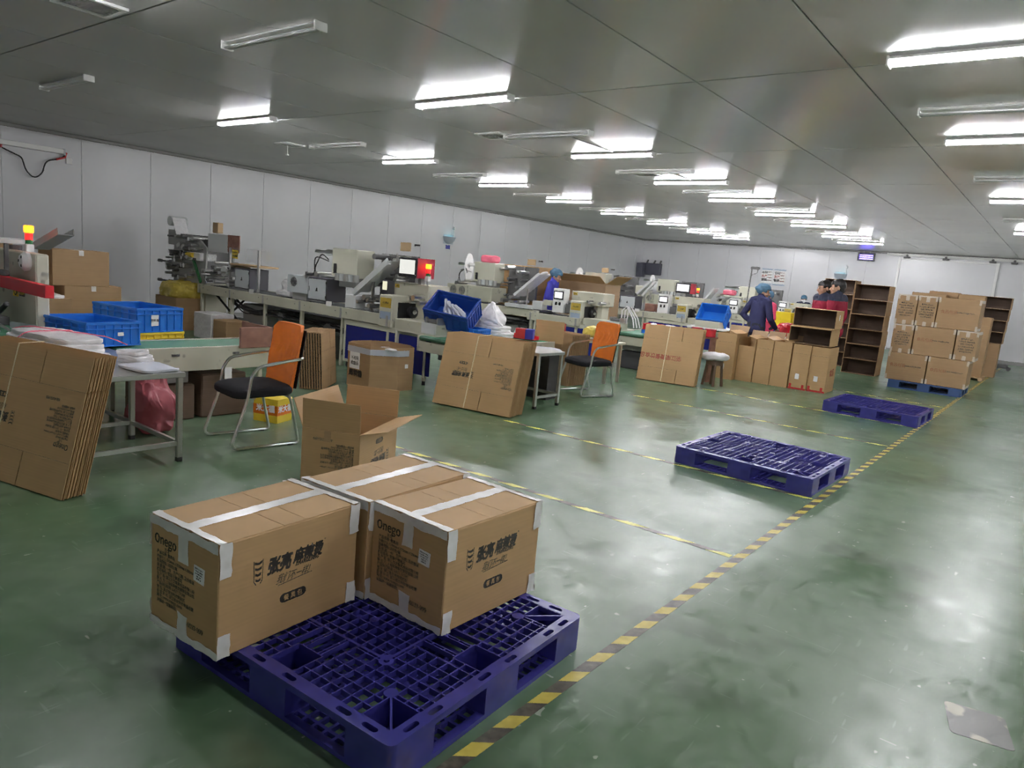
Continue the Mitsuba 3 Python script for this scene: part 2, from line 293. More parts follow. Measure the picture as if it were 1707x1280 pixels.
# ---------------------------------------------------------------- plastic pallets
def pallet_deck(w, l):
    rim = sbox(-w / 2, -l / 2, w / 2, l / 2).buffer(-.03).buffer(.03)
    inner = sbox(-w / 2 + .055, -l / 2 + .055, w / 2 - .055, l / 2 - .055)
    frame = rim.difference(inner)
    slots = []
    for sx in (-1, 1):
        for u in (-.40, -.30, -.07, .07, .30, .40):
            slots.append(LineString([(sx * (w / 2 - .027), u * l - .022 * 1), (sx * (w / 2 - .027), u * l + .022)]).buffer(.011, 3))
            slots.append(LineString([(u * w - .022, sx * (l / 2 - .027)), (u * w + .022, sx * (l / 2 - .027))]).buffer(.011, 3))
    frame = frame.difference(unary_union(slots))
    t = .0026; ribs = []
    for k in range(-10, 11):
        ribs.append(sbox(k * .0525 - t, -l / 2 + .05, k * .0525 + t, l / 2 - .05)); ribs.append(sbox(-w / 2 + .05, k * .0525 - t, w / 2 - .05, k * .0525 + t))
    ribs = unary_union(ribs)
    # the two crossing bands: long slots instead of squares, and the framed square in the middle
    bands = unary_union([sbox(-.105, -l / 2 + .2, .105, -.25), sbox(-.105, .25, .105, l / 2 - .2), sbox(-w / 2 + .2, -.105, -.25, .105), sbox(.25, -.105, w / 2 - .2, .105)])
    ribs = ribs.difference(bands)
    for s in (-1, 1):
        for q in (-.1, -.05, -.035, .035, .05, .1):
            ribs = ribs.union(sbox(q - t, min(s * .25, s * (l / 2 - .15)), q + t, max(s * .25, s * (l / 2 - .15)))).union(sbox(min(s * .25, s * (w / 2 - .15)), q - t, max(s * .25, s * (w / 2 - .15)), q + t))
        for q in np.arange(.29, .45, .06):
            for z in (-.0425, .0425):
                ribs = ribs.union(sbox(z - .008, s * q - .003, z + .008, s * q + .003)).union(sbox(s * q - .003, z - .008, s * q + .003, z + .008))
    sq = sbox(-.25, -.25, .25, .25); ribs = ribs.union(sq.difference(sbox(-.238, -.238, .238, .238)))
    hol = []
    for i in (-1, 0, 1):
        for j in (-1, 0, 1):
            if i or j: hol.append(sbox(i * (w / 2 - .122) - .068, j * (l / 2 - .122) - .068, i * (w / 2 - .122) + .068, j * (l / 2 - .122) + .068))
    holes = unary_union(hol).intersection(inner)
    ribs = ribs.difference(holes).union(unary_union([h.difference(h.buffer(-.005)) for h in hol]).intersection(inner))
    nodes = []
    for i in (-1, 1):
        for j in (-1, 1):
            nodes += [Point(i * .25, j * .25).buffer(.028, 6), Point(i * (w / 2 - .2), j * (l / 2 - .2)).buffer(.026, 6), Polygon([(i * .25, j * .25), (i * .19, j * .25), (i * .25, j * .19)])]
            nodes.append(LineString([(i * (w / 2 - .2), j * (l / 2 - .2)), (i * (w / 2 - .05), j * (l / 2 - .05))]).buffer(.004))
    for a in range(3): nodes.append(Point(.07 * math.cos(a * 2.1 + .5), .07 * math.sin(a * 2.1 + .5)).buffer(.02, 6))
    nodes = unary_union(nodes).difference(unary_union([Point(i * .25, j * .25).buffer(.012, 5) for i in (-1, 1) for j in (-1, 1)] + [Point(.07 * math.cos(a * 2.1 + .5), .07 * math.sin(a * 2.1 + .5)).buffer(.009, 5) for a in range(3)]))
    return frame, ribs.union(nodes).intersection(inner.buffer(.002)), holes, inner
def make_pallet(label, loc, rz, w=1.2, l=1.15, h=.148, m='m_pallet', group='plastic pallets'):
    k = thing('plastic_pallet', label, 'pallet', loc, rz, group)
    frame, ribs, holes, inner = pallet_deck(w, l)
    g = G().prism(frame, .024, MX((0, 0, h - .024))).prism(ribs, .02, MX((0, 0, h - .021)))
    part('top_deck', g, m, k)
    ring = lambda a, b: sbox(-a, -b, a, b)
    for i in (-1, 0, 1):
        for j in (-1, 0, 1):
            bx, by = i * (w / 2 - .1), j * (l / 2 - .1); a = .1
            p = sbox(bx - a, by - a, bx + a, by + a).intersection(sbox(-w / 2, -l / 2, w / 2, l / 2).buffer(-.03).buffer(.03))
            p = p.difference(p.buffer(-.012)) if (i or j) else p.difference(p.buffer(-.02))
            part('block', G().prism(p, h - .038, MX((0, 0, .018))).prism(p.convex_hull, .012, MX((0, 0, .022))), m, k)
    full = sbox(-w / 2, -l / 2, w / 2, l / 2).buffer(-.03).buffer(.03)
    openings = unary_union([sbox(sx * w * .245 - .13, sy * l * .245 - .12, sx * w * .245 + .13, sy * l * .245 + .12) for sx in (-1, 1) for sy in (-1, 1)])
    lat = []
    for q in range(-11, 12):
        lat += [sbox(q * .052 - .006, -l / 2, q * .052 + .006, l / 2), sbox(-w / 2, q * .052 - .006, w / 2, q * .052 + .006)]
    strips = full.difference(openings)
    solid = unary_union([full.difference(full.buffer(-.03)), strips.difference(strips.buffer(-.02))]).union(unary_union(lat).intersection(strips))
    part('bottom_deck', G().prism(solid, .018, MX((0, 0, .0))), m, k)
    return k
PA = make_pallet('blue plastic pallet with three taped cartons on it, in the foreground', (-2.0, 1.905, .0015), 2.8)
dup(PA, 'nearer empty dark blue plastic pallet, on the tape line in the second bay', (-1.972, 6.42, .0015), -1.3)
dup(PA, 'farther empty dark blue plastic pallet, in the third bay before the loaded one', (-1.911, 11.03, .0015), -1.3)

# ---------------------------------------------------------------- taped cartons on the pallet
def crumple_strip(x0, x1, y0, y1, z, amp=.0015, seed=1, n=10):
    """a strip of adhesive tape, lying in xy at height z, slightly wrinkled"""
    nx, ny = max(2, int((x1 - x0) / .02)), max(2, int((y1 - y0) / .02))
    X, Y = np.meshgrid(np.linspace(x0, x1, nx + 1), np.linspace(y0, y1, ny + 1), indexing='ij')
    P = np.stack([X, Y, np.zeros_like(X)], -1).reshape(-1, 3)
    h = meshkit.fbm(P * [60, 60, 1] + seed * 9.3, 3, seed)
    P[:, 2] = z + .0006 + amp * 2 * h
    P[:, :2] += (np.stack([meshkit.noise(P * 40 + 3, seed), meshkit.noise(P * 40 + 8, seed + 1)], -1) - .5) * .011
    F = []
    for i in range(nx):
        for j in range(ny):
            a, b, c, d = i * (ny + 1) + j, (i + 1) * (ny + 1) + j, (i + 1) * (ny + 1) + j + 1, i * (ny + 1) + j + 1
            F += [[a, b, c], [a, c, d]]
    return P, F
def front_print(g, M, w, h, flip=False):
    """the product panel of the carton's short side; M: frame of the face, origin at its centre"""
    L = ['产品名称: 餐具包', '外箱尺寸: 570mm×375mm×350mm', '包装规格: 300包/箱', '保 质 期: 一年    生产日期: 见合格证', '贮存条件: 常温干燥通风', '生 产 商: 浙江万戈餐具用品有限公司', '委 托 方: 上海张亮餐饮管理有限公司', '产品执行标准: GB/T 27590', '地 址: 浙江省台州市黄岩区', '经 营 许 可: 浙江省台州市食品经营', '网 址: www.onego.com', '全国统一客服热线:']
    u = w / .42
    g.text('Onego', .034 * u, M @ MX((-.085 * u - .03, h * .29, 0)), 1, 0, 1.0)
    g.text('®', .010 * u, M @ MX((-.05 * u, h * .31, 0)))
    g.text('万戈', .012 * u, M @ MX((-.105 * u, h * .225, 0)), 1)
    for i, s in enumerate(L):
        t = lettering(s); x1 = t.bounds[2]
        hh = min(.0115, .24 / x1) * u
        g.text(s, hh, M @ MX((-.17 * u + x1 * hh / 2, h * .185 - i * h * .0405, 0)), 1)
    g.text('400-0033-999', .017 * u, M @ MX((.055 * u, h * -.335, 0)), 1)
def emblem(g, M, s):
    """a shield of dark bars"""
    for i in range(4):
        y = .5 - i * .26; w = .34 - .035 * i
        g.prism(affinity.scale(Polygon([(-w, y), (-w * .2, y - .06), (w * .2, y - .06), (w, y), (w, y - .12), (w * .2, y - .17), (-w * .2, y - .17), (-w, y - .12)]), s, s, origin=(0, 0)), .0006, M)
    for q in (-1, 1): g.prism(affinity.scale(Polygon([(q * .40, .55), (q * .45, .55), (q * .40, -.42), (q * .2, -.58), (q * .18, -.52), (q * .35, -.38)]), s, s, origin=(0, 0)), .0006, M)
def side_print(g, M, s=1.0):
    emblem(g, M @ MX((-.168 * s, .040 * s, 0)) @ np.diag([.55, 1, 1, 1]), .088 * s)
    g.text('张亮', .051 * s, M @ MX((-.068 * s, .046 * s, 0)), 2, .2, .82)
    g.text('麻辣烫', .046 * s, M @ MX((.070 * s, .053 * s, 0)), 2, .2, .78)
    g.text('®', .012 * s, M @ MX((.155 * s, .085 * s, 0)))
    g.text('ZHANGLIANG', .014 * s, M @ MX((.066 * s, .019 * s, 0)), 2, .2)
    g.text('我们不一样!', .030 * s, M @ MX((.0, -.020 * s, 0)), 0, .4, .75)
    g.prism(LineString([(-.075 * s, -.045 * s), (.09 * s, -.036 * s)]).buffer(.0012), .0006, M)
    pill = LineString([(-.045 * s, -.108 * s), (.045 * s, -.108 * s)]).buffer(.019 * s, 6)
    t = affinity.scale(lettering('餐 具 包', 1), .020 * s, .020 * s, origin=(0, 0)); x0, y0, x1, y1 = t.bounds
    g.prism(pill.difference(affinity.translate(t, -(x0 + x1) / 2, -.108 * s - (y0 + y1) / 2)), .0006, M)
def taped_carton(label, loc, rz, w, l, h, seed, prints=True):
    k = thing('carton', label, 'carton', loc, rz, 'taped cartons on the foreground pallet')
    part('body', G().bb(-w / 2, w / 2, -l / 2, l / 2, 0, h - .004, .004), 'm_card', k)
    for s in (-1, 1):
        g = G().bb(min(0, s) * (w / 2 - .002) + .001, max(0, s) * (w / 2 - .002) - .001, -l / 2 + .002, -.052, h - .004, h, .0015)
        g.bb(min(0, s) * (w / 2 - .002) + .001, max(0, s) * (w / 2 - .002) - .001, -.05, .05, h - .004, h - .0004).bb(min(0, s) * (w / 2 - .002) + .001, max(0, s) * (w / 2 - .002) - .001, .052, l / 2 - .002, h - .004, h, .0015)
        part('top_flap', g, 'm_card', k)
    tp = lambda a, M=None, n='seam_tape': part(n, G().add(*a, M), 'm_tape', k, smooth=40)
    tp(crumple_strip(-.03, .03, -l / 2, l / 2, h, .0012, seed))
    for s in (-1, 1):
        M = face((0, s * l / 2, h), (-s, 0, 0), (0, 0, 1))
        tp(crumple_strip(-.03, .03, -.13, .0, 0, .0015, seed + s), M)
        M = face((0, s * l / 2, 0), (-s, 0, 0), (0, 0, 1)); tp(crumple_strip(-.03, .03, .0, .1, 0, .0012, seed + s + 4), M)
    for s in (-1, 1):
        M = face((0, s * l / 2, h), (-s, 0, 0), (0, 0, 1))
        tp(crumple_strip(-w / 2 - .002, w / 2 + .002, -.034, .002, .001, .0035, seed + 7 + s), M, 'end_tape')
        tp(crumple_strip(-w / 2 - .002, w / 2 + .002, min(s * (l / 2 - .03), s * l / 2), max(s * (l / 2 - .03), s * l / 2), h + .0005, .002, seed + 8 + s), None, 'end_tape')
        tp(crumple_strip(-w / 2 - .002, w / 2 + .002, .0, .028, .001, .002, seed + 17 + s), MX((0, 0, -h)) @ M, 'end_tape')
        for q in (-1, 1):
            Ms = face((q * w / 2, s * l / 2, h), (0, q, 0), (0, 0, 1)); a, b = (0, .05) if s * q < 0 else (-.05, 0)
            tp(crumple_strip(a, b, -.125, .002, .0008, .003, seed + 21 + s + 3 * q), Ms, 'corner_tape')
            tp(crumple_strip(a, b, 0, .09, .0008, .003, seed + 31 + s + 3 * q), MX((0, 0, -h)) @ Ms, 'corner_tape')
    if prints:
        g = G(); front_print(g, face((0, -l / 2, h * .5), (1, 0, 0), (0, 0, 1)), w, h); part('product_print', g, 'm_print', k)
        g = G(); side_print(g, face((w / 2, .0, h * .56), (0, 1, 0), (0, 0, 1)), .96); part('brand_print', g, 'm_print', k)
        g = G().prism(affinity.rotate(sbox(-.032, -.03, .032, .03), -4), .0008, face((.098, -l / 2, h * .66), (1, 0, 0), (0, 0, 1))); st = part('label_sticker', g, 'm_paper', k)
        g = G()
        for i in range(5): g.text(['合格证 QC PASS', '产品名称: 餐具包', '生产日期: 2023', '数量: 300', '检验员: 08'][i], .0048, face((.096, -l / 2 - .0008, h * .66 + .02 - i * .0095), (1, -.0, -.07), (0, 0, 1)))
        part('lettering', g, 'm_print', st)
    return k
PH = .15
taped_carton('taped brown carton in the foreground, left front one of the three on the blue pallet', (-2.372, 1.545, PH), 4.0, .422, .645, .428, 1)
taped_carton('taped brown carton at the right front of the three on the blue pallet', (-1.94, 2.243, PH), -.5, .432, .605, .428, 2)
taped_carton('taped brown carton behind the other two on the blue pallet, only its top in view', (-2.39, 2.235, PH), 3.2, .43, .67, .43, 3)

# ---------------------------------------------------------------- more materials
mat('m_chrome', (0.80, 0.80, 0.79), 0.05, metal=1.0)
mat('m_steel', (0.52, 0.52, 0.50), 0.32, metal=0.85)
def leather(p, n, uv): return mix((0.60, 0.135, 0.010), (0.70, 0.175, 0.016), fbm(p.x * 14, p.y * 14, p.z * 30, 3))
mat('m_orange', proc(leather), 0.42)
mat('m_fabric_black', (0.012, 0.012, 0.014), 0.85, spec=0.2)
def cream(p, n, uv): return mix((0.44, 0.43, 0.34), (0.55, 0.54, 0.44), fbm(p.x * 4, p.y * 4, p.z * 4, 3)) * (1 - 0.5 * smoothstep(0.72, 0.85, fbm(p.x * 12, p.y * 12, p.z * 12, 2)))
mat('m_cream', proc(cream), 0.42)
mat('m_cream_plain', (0.56, 0.55, 0.45), 0.4)
mat('m_greysteel', (0.30, 0.30, 0.29), 0.45)
mat('m_machine_dark', (0.10, 0.10, 0.10), 0.45)
mat('m_belt', (0.075, 0.21, 0.13), 0.5)
mat('m_roller', (0.03, 0.10, 0.055), 0.4)
mat('m_belt_dark', (0.04, 0.045, 0.045), 0.5)
mat('m_blue', (0.016, 0.15, 0.56), 0.36)
mat('m_blue_deep', (0.012, 0.05, 0.27), 0.4)
mat('m_cab_blue', (0.008, 0.012, 0.16), 0.4)
mat('m_box_dark', (0.055, 0.055, 0.065), 0.45)
mat('m_panel_grey', (0.50, 0.53, 0.55), 0.45)
mat('m_white', (0.80, 0.80, 0.79), 0.4)
mat('m_red', (0.55, 0.02, 0.03), 0.35)
mat('m_red_dark', (0.30, 0.012, 0.03), 0.4)
mat('m_pink', (0.80, 0.17, 0.25), 0.5)
mat('m_yellow', (0.75, 0.55, 0.04), 0.45)
mat('m_ochre', (0.48, 0.30, 0.03), 0.5)
mat('m_green', (0.02, 0.16, 0.045), 0.5)
def film_col(p, n, uv): return mix((0.66, 0.64, 0.66), (0.88, 0.87, 0.88), fbm(p.x * 20, p.y * 20, p.z * 26, 3))
mat('m_film', proc(film_col), 0.25, spec=0.6)
mat('m_film_grey', (0.50, 0.52, 0.58), 0.25)
mat('m_bag_pink', (0.34, 0.075, 0.095), 0.4)
def gold_col(p, n, uv): return mix((0.50, 0.36, 0.03), (0.75, 0.60, 0.14), fbm(p.x * 16, p.y * 16, p.z * 16, 3))
mat('m_gold_film', proc(gold_col), 0.24, spec=0.7)
scene['m_clear'] = {'type': 'thindielectric', 'int_ior': 1.35}
def emit(r, g_, b): return {'emitter': {'type': 'area', 'radiance': rgb(r, g_, b)}}

# ---------------------------------------------------------------- more shapes
def rpath(pts, r=.05, n=5):
    P = [np.array(p, float) for p in pts]; out = [P[0]]
    for a, b, c in zip(P, P[1:], P[2:]):
        u, v = a - b, c - b; lu, lv = np.linalg.norm(u), np.linalg.norm(v); d = min(r, lu * .45, lv * .45)
        s, e = b + u / lu * d, b + v / lv * d
        out += [(1 - t) ** 2 * s + 2 * t * (1 - t) * b + t * t * e for t in np.linspace(0, 1, n)]
    return np.array(out + [P[-1]])
def pillow(w, l, h, seed=1, amp=.012, freq=9, e=.35, lev=4):
    s = trimesh.creation.icosphere(lev); v = s.vertices
    v = np.sign(v) * np.abs(v) ** e * np.array([w / 2, l / 2, h / 2])
    k = np.linalg.norm(v / np.array([w, l, h]), axis=1, keepdims=True)
    v = nz(v, amp, freq, seed); v[:, 2] = np.maximum(v[:, 2], -h / 2)
    return trimesh.Trimesh(v, s.faces, process=False)
def crate_mesh(w, l, h):
    g = G(); t = .006
    g.bb(-w / 2 + .01, w / 2 - .01, -l / 2 + .01, l / 2 - .01, 0, .008)
    for s in (-1, 1):
        g.bb(s * (w / 2 - .012), s * (w / 2 - .012 - t), -l / 2 + .012, l / 2 - .012, 0, h - .01); g.bb(-w / 2 + .012, w / 2 - .012, s * (l / 2 - .012), s * (l / 2 - .012 - t), 0, h - .01)
        for z0, z1 in ((h - .022, h), (h - .06, h - .052), (.0, .012)):
            g.bb(s * (w / 2), s * (w / 2 - .02), -l / 2, l / 2, z0, z1, .002); g.bb(-w / 2, w / 2, s * (l / 2), s * (l / 2 - .02), z0, z1, .002)
        for k in range(7):
            q = (k / 6 - .5) * (l - .03); g.bb(s * (w / 2 - .002), s * (w / 2 - .014), q - .004, q + .004, .0, h - .02)
            q = (k / 6 - .5) * (w - .03); g.bb(q - .004, q + .004, s * (l / 2 - .002), s * (l / 2 - .014), .0, h - .02)
    return g
def plate(parent, name, w, h, M, m, txt=None, th=.01, tm='m_print', label=None, d=.0008):
    """a flat plate or sticker with lettering; M: face frame at its centre"""
    k = part(name, G().bb(-w / 2, w / 2, -h / 2, h / 2, 0, d, 0, M), m, parent, label)
    if txt:
        g = G(); L = txt.split('|')
        for i, s in enumerate(L): g.text(s, th, M @ MX((0, ((len(L) - 1) / 2 - i) * th * 1.7, d)), 1, depth=.0004)
        if k.count('__') < 2: part('lettering', g, tm, k)
        else: part('lettering', g, tm, parent)
    return k

# ---------------------------------------------------------------- office chairs
def make_chair(label, loc, rz):
    k = thing('office_chair', label, 'chair', loc, rz, 'orange backed chairs on chrome sled frames')
    for s in (-1, 1):
        x = s * .262
        p = rpath([(s * .2, .16, .415), (x, .19, .40), (x, .275, .03), (x, .262, .013), (x, -.255, .013), (x, -.285, .05), (x * .99, -.165, .40), (x, -.14, .58), (x, -.085, .655), (x, .10, .685), (x * .93, .275, .705)], .05)
        part('side_frame', G().tube(p, .0125, 10), 'm_chrome', k, smooth=50)
        part('glide', G().box((x, .2, .004), (.03, .05, .01), .003), 'm_black', k)
    part('seat_frame', G().tube([(-.24, -.1, .405), (.24, -.1, .405)], .011).tube([(-.2, .16, .41), (.2, .16, .41)], .011), 'm_chrome', k, smooth=50)
    s = trimesh.creation.icosphere(4); v = np.sign(s.vertices) * np.abs(s.vertices) ** np.array([.38, .38, .6]) * [.262, .25, .048]; v[:, 2] += .446 - .018 * np.clip(-v[:, 1] / .24, 0, 1) ** 2
    part('seat', trimesh.Trimesh(v, s.faces, process=False), 'm_fabric_black', k, smooth=True)
    n, m = 24, 30; V = []
    out = [(-.215, 0), (.215, 0), (.235, .25), (.232, .5), (.19, .545), (-.19, .545), (-.232, .5), (-.235, .25)]
    pl = Polygon(out).buffer(-.03).buffer(.03)
    t = trimesh.creation.extrude_polygon(pl, .034, engine='earcut')
    t = trimesh.Trimesh(*trimesh.remesh.subdivide_to_size(t.vertices, t.faces, .035), process=True)
    v = t.vertices.copy(); x, z, y = v[:, 0], v[:, 1], v[:, 2] - .017
    y = y * np.clip(1.15 - (np.abs(x) / .26) ** 6, .3, 1) + .05 * (np.abs(x) / .235) ** 2 * -1 + .045
    w = .004 * np.sin(x * 95 + 2 * np.sin(z * 30)) * np.exp(-((z - .36) / .12) ** 2) * (v[:, 2] < .01)
    V = np.stack([x, .222 + y + (z - .05) * .16 + w, .425 + z], 1)
    part('backrest', trimesh.Trimesh(V, t.faces[:, ::-1], process=False), 'm_orange', k, smooth=45)
    part('back_bar', G().tube(rpath([(-.245, .275, .705), (-.2, .33, .705), (.2, .33, .705), (.245, .275, .705)], .04), .011), 'm_chrome', k, smooth=50)
    part('back_cover', G().hull([(sx * .20, .270 + .16 * (z - .45), z) for sx in (-1, 1) for z in (.45, .93)] + [(sx * .18, .286 + .16 * (z - .45), z) for sx in (-1, 1) for z in (.47, .91)]), 'm_fabric_black', k)
    return k
CH = make_chair('orange backed chair with black seat and chrome frame, nearest one, beside the long green conveyor', (-5.135, 3.24, 0), -7)
dup(CH, 'orange backed chair with black seat, farther one, beyond the strapped carton bundle', (-4.98, 8.13, 0), -19)

# ---------------------------------------------------------------- flattened cartons in bundles
ORD = 'first second third fourth fifth sixth seventh eighth ninth tenth eleventh twelfth thirteenth fourteenth'.split()
def blank_sheet(w, h, t, sx, fl):
    sh = sbox(0, 0, w, h).difference(unary_union([sbox(sx - .003, -.1, sx + .003, fl), sbox(sx - .003, h - fl, sx + .003, h + .1)]))
    sh = sh.difference(unary_union([Polygon([(-.001, fl - .005), (.012, fl), (-.001, fl + .005)]), Polygon([(w + .001, h - fl - .005), (w - .012, h - fl), (w + .001, h - fl + .005)])]))
    g = G().prism(sh, t * .22).prism(affinity.translate(sh.buffer(-.001), .0015, 0), t * .22, MX((0, 0, t * .78)))
    return g, G().prism(sh.buffer(-.014), t * .54, MX((0, 0, t * .23)))  # second mesh: inset sheet whose dark colour paints shade into the gaps
def bundle(o, ang, tilt, n, pitch, w, h, sx, label, where, pr=None, strap=None, dark=False, seed=1):
    rs = np.random.RandomState(seed); xd = np.array([math.cos(math.radians(ang)), math.sin(math.radians(ang)), 0]); bk = np.array([-xd[1], xd[0], 0])
    yd = np.array([0, 0, 1]) * math.cos(math.radians(tilt)) + bk * math.sin(math.radians(tilt))
    t = pitch * .90; sh = [ply(a, b) for a, b in zip(blank_sheet(w, h, t, sx, .215), ('m_card_brown' if dark else 'm_card', 'm_gap_shade'))]
    first = None
    for i in range(n):
        M = face(np.array(o) + bk * (i * pitch / math.cos(math.radians(tilt))) + xd * (rs.rand() - .5) * .018 + [0, 0, .002 + t * math.sin(math.radians(tilt))], xd, yd) @ MX((0, (rs.rand() - .5) * .006 + .003, -t))
        if i == 0:
            k = thing('flattened_carton', f'front flattened carton of {where}', 'cardboard', M=M, group=None)
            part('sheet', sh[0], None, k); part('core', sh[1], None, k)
            g = G()
            for y in (.215, h - .215): g.bb(0.004, w - .004, y - .0012, y + .0012, t - .0002, t + .0005)
            part('crease', g, 'm_card_edge', k)
            if pr: pr(k, MX((0, 0, t)))
            first = M @ MX((0, 0, t))
        else:
            k = thing('flattened_carton', f'{ORD[i]} flattened carton from the front in {where}', 'cardboard', M=M, group=f'flattened cartons in {where}')
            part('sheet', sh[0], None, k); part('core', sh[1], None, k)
    if strap:
        D = n * pitch; sh_ = D * math.tan(math.radians(tilt)); a = []
        for x in strap:
            loop = [(.001, 0.004), (.001, h + .003), (-D, h + .006 + sh_), (-D - .002, h + sh_), (-.002, h + .0005), (-.0005, 0.004)]
            g = G().prism([(q, p) for q, p in loop], .013, first @ face((x, 0, 0), (0, 0, 1), (0, 1, 0)) @ MX((0, 0, -.0065)))
            solo('packing_strap', g, 'm_strap', f'pale plastic strap tied round {where}', 'strap', M=np.eye(4))
    return first
mat('m_strap', (0.68, 0.58, 0.38), 0.4)
def onego_print(cx_side, cx_brand, h, s=1.0, brand=True):
    def f(k, M):
        g = G(); R = MX((0, 0, 0), Rm(0, 0, 180))
        front_print(g, M @ MX((cx_side, h / 2, 0)) @ R, .40 * s, .42 * s); part('product_print', g, 'm_print', k)
        if brand:
            g = G(); side_print(g, M @ MX((cx_brand, h / 2, 0)) @ R, .9 * s); part('brand_print', g, 'm_print', k)
    return f
# nearest bundle, leaning on the steel table
bundle((-5.53, 1.335, 0), 13.5, 14.5, 7, .0215, 1.08, .86, .64, '', 'the nearest bundle, leaning on the steel table', onego_print(.855, .31, .86), (.36,), seed=2)
bundle((-5.50, 5.72, 0), 9.5, 15, 8, .0365, 1.0, .82, .60, '', 'the strapped bundle leaning on the second conveyor', onego_print(.79, .30, .82, .92), (.42,), seed=3)
def red_print(k, M):
    g = G(); R = MX((0, 0, 0), Rm(0, 0, 180)); g.text('浙江荣腾餐饮食品', .062, M @ MX((.33, .40, 0)) @ R, 1); part('brand_print', g, 'm_print_red', k)
bundle((-5.33, 10.2, 0), 12, 15, 7, .034, .93, .90, .62, '', 'the strapped bundle with red print', red_print, (.40,), seed=4)
bundle((-6.60, 5.05, 0), 127, 4, 9, .030, .60, .66, .36, '', 'the dark bundle behind the nearest orange chair', None, None, True, 5)
bundle((-5.90, 8.40, 0), -8, 3, 9, .042, .48, .73, .30, '', 'the upright bundle beside the farther orange chair', None, None, True, 6)

# ---------------------------------------------------------------- steel table with film bundles
mat('m_table_edge', (0.50, 0.50, 0.47), 0.4)
def steel_table(label, x0, x1, y0, y1, h, bar=.12, legs=None):
    k = thing('steel_table', label, 'table', (0, 0, 0))
    part('table_top', G().bb(x0, x1, y0, y1, h - .035, h, .003), 'm_steel', k)
    for x in legs or (x0 + .03, x1 - .03):
        for y in (y0 + .03, y1 - .03):
            lg = part('leg', G().bb(x - .019, x + .019, y - .019, y + .019, .03, h - .035, .004), 'm_steel', k); part('foot', G().bb(x - .02, x + .02, y - .02, y + .02, 0, .03, .004), 'm_black', lg)
        part('rail', G().bb(x - .012, x + .012, y0 + .05, y1 - .05, bar, bar + .03), 'm_steel', k)
    part('rail', G().bb(x0 + .05, x1 - .05, y1 - .042, y1 - .018, bar, bar + .03), 'm_steel', k)
    return k
steel_table('stainless steel table carrying film bundles behind the nearest carton bundle', -6.28, -4.86, 1.845, 2.53, .655, legs=(-6.25, -5.63, -4.89))
steel_table('low steel table beside the black bin at the second conveyor', -5.35, -4.66, 6.55, 7.07, .655)
def film_pile(label, loc, w, l, layers, seed, rz=0, th=.03, red=True, m='m_film'):
    k = thing('film_bundle', label, 'plastic film', loc, rz)
    for i in range(layers):
        part('sheet_stack', pillow(w * (1 - .06 * i), l * (1 - .05 * i), th * 1.25, seed + i, .014, 7).apply_translation((.012 * math.sin(i * 2.1), .01 * math.cos(i * 1.7), th * (i + .6))), m, k, smooth=True)
    if red:
        z = th * (layers + .25); a = lambda x: abs(x)
        part('red_string', G().tube(nz([(x, .1 * w + .25 * x, z + .004 - 1.6 * th * layers * max(0, abs(x) / w - .38)) for x in np.linspace(-w * .52, w * .52, 12)], .01, 6, seed), .004, 5).tube(nz([(-.05 * w + .1 * y, y, z + .004 - 1.6 * th * layers * max(0, abs(y) / l - .38)) for y in np.linspace(-l * .52, l * .52, 12)], .01, 6, seed + 3), .004, 5), 'm_pink', k)
    return k
film_pile('pile of white plastic film tied with red string on the steel table, nearest', (-5.72, 2.00, .655), .98, .40, 5, 11, 8, .036)
film_pile('flat stack of grey white plastic sheets at the end of the nearest steel table', (-5.08, 2.36, .655), .36, .30, 1, 21, 3, .02, False, 'm_film_grey')
film_pile('crumpled white plastic film behind the flat sheets on the nearest steel table', (-5.36, 2.40, .655), .22, .16, 3, 31, 20, .03, False)
k = thing('pink_bag', 'dusty pink sack standing on the floor under the nearest steel table', 'bag', (-5.77, 2.72, 0), 10)
b = pillow(.36, .30, .52, 41, .07, 7, .55); b.vertices[:, :2] *= (1 - .45 * np.clip(b.vertices[:, 2:3] / .26, 0, 1)); b.apply_translation((0, 0, .26))
part('sack', b, 'm_bag_pink', k, smooth=True); part('folded_top', pillow(.2, .13, .07, 43, .03, 9, .6).apply_translation((.03, 0, .53)), 'm_bag_pink', k, smooth=True)
k = thing('film_bundle', 'crumpled clear film heaped over folded plastic bags on the second conveyor', 'plastic film', (-6.0, 7.28, .66), 5)
for i in range(4): part('sheet_stack', pillow(.55 - .03 * i, .36, .045, 51 + i, .016, 7).apply_translation((.02 * math.sin(i * 2), 0, .022 + .036 * i)), 'm_film', k, smooth=True)
h_ = pillow(.34, .28, .30, 57, .10, 9, .75, 5); h_.vertices[:, :2] *= (1 - .6 * np.clip(h_.vertices[:, 2:3] / .15, -.3, 1)); h_.apply_translation((-.02, .0, .27)); part('crumpled_film', h_, 'm_film', k, smooth=20)

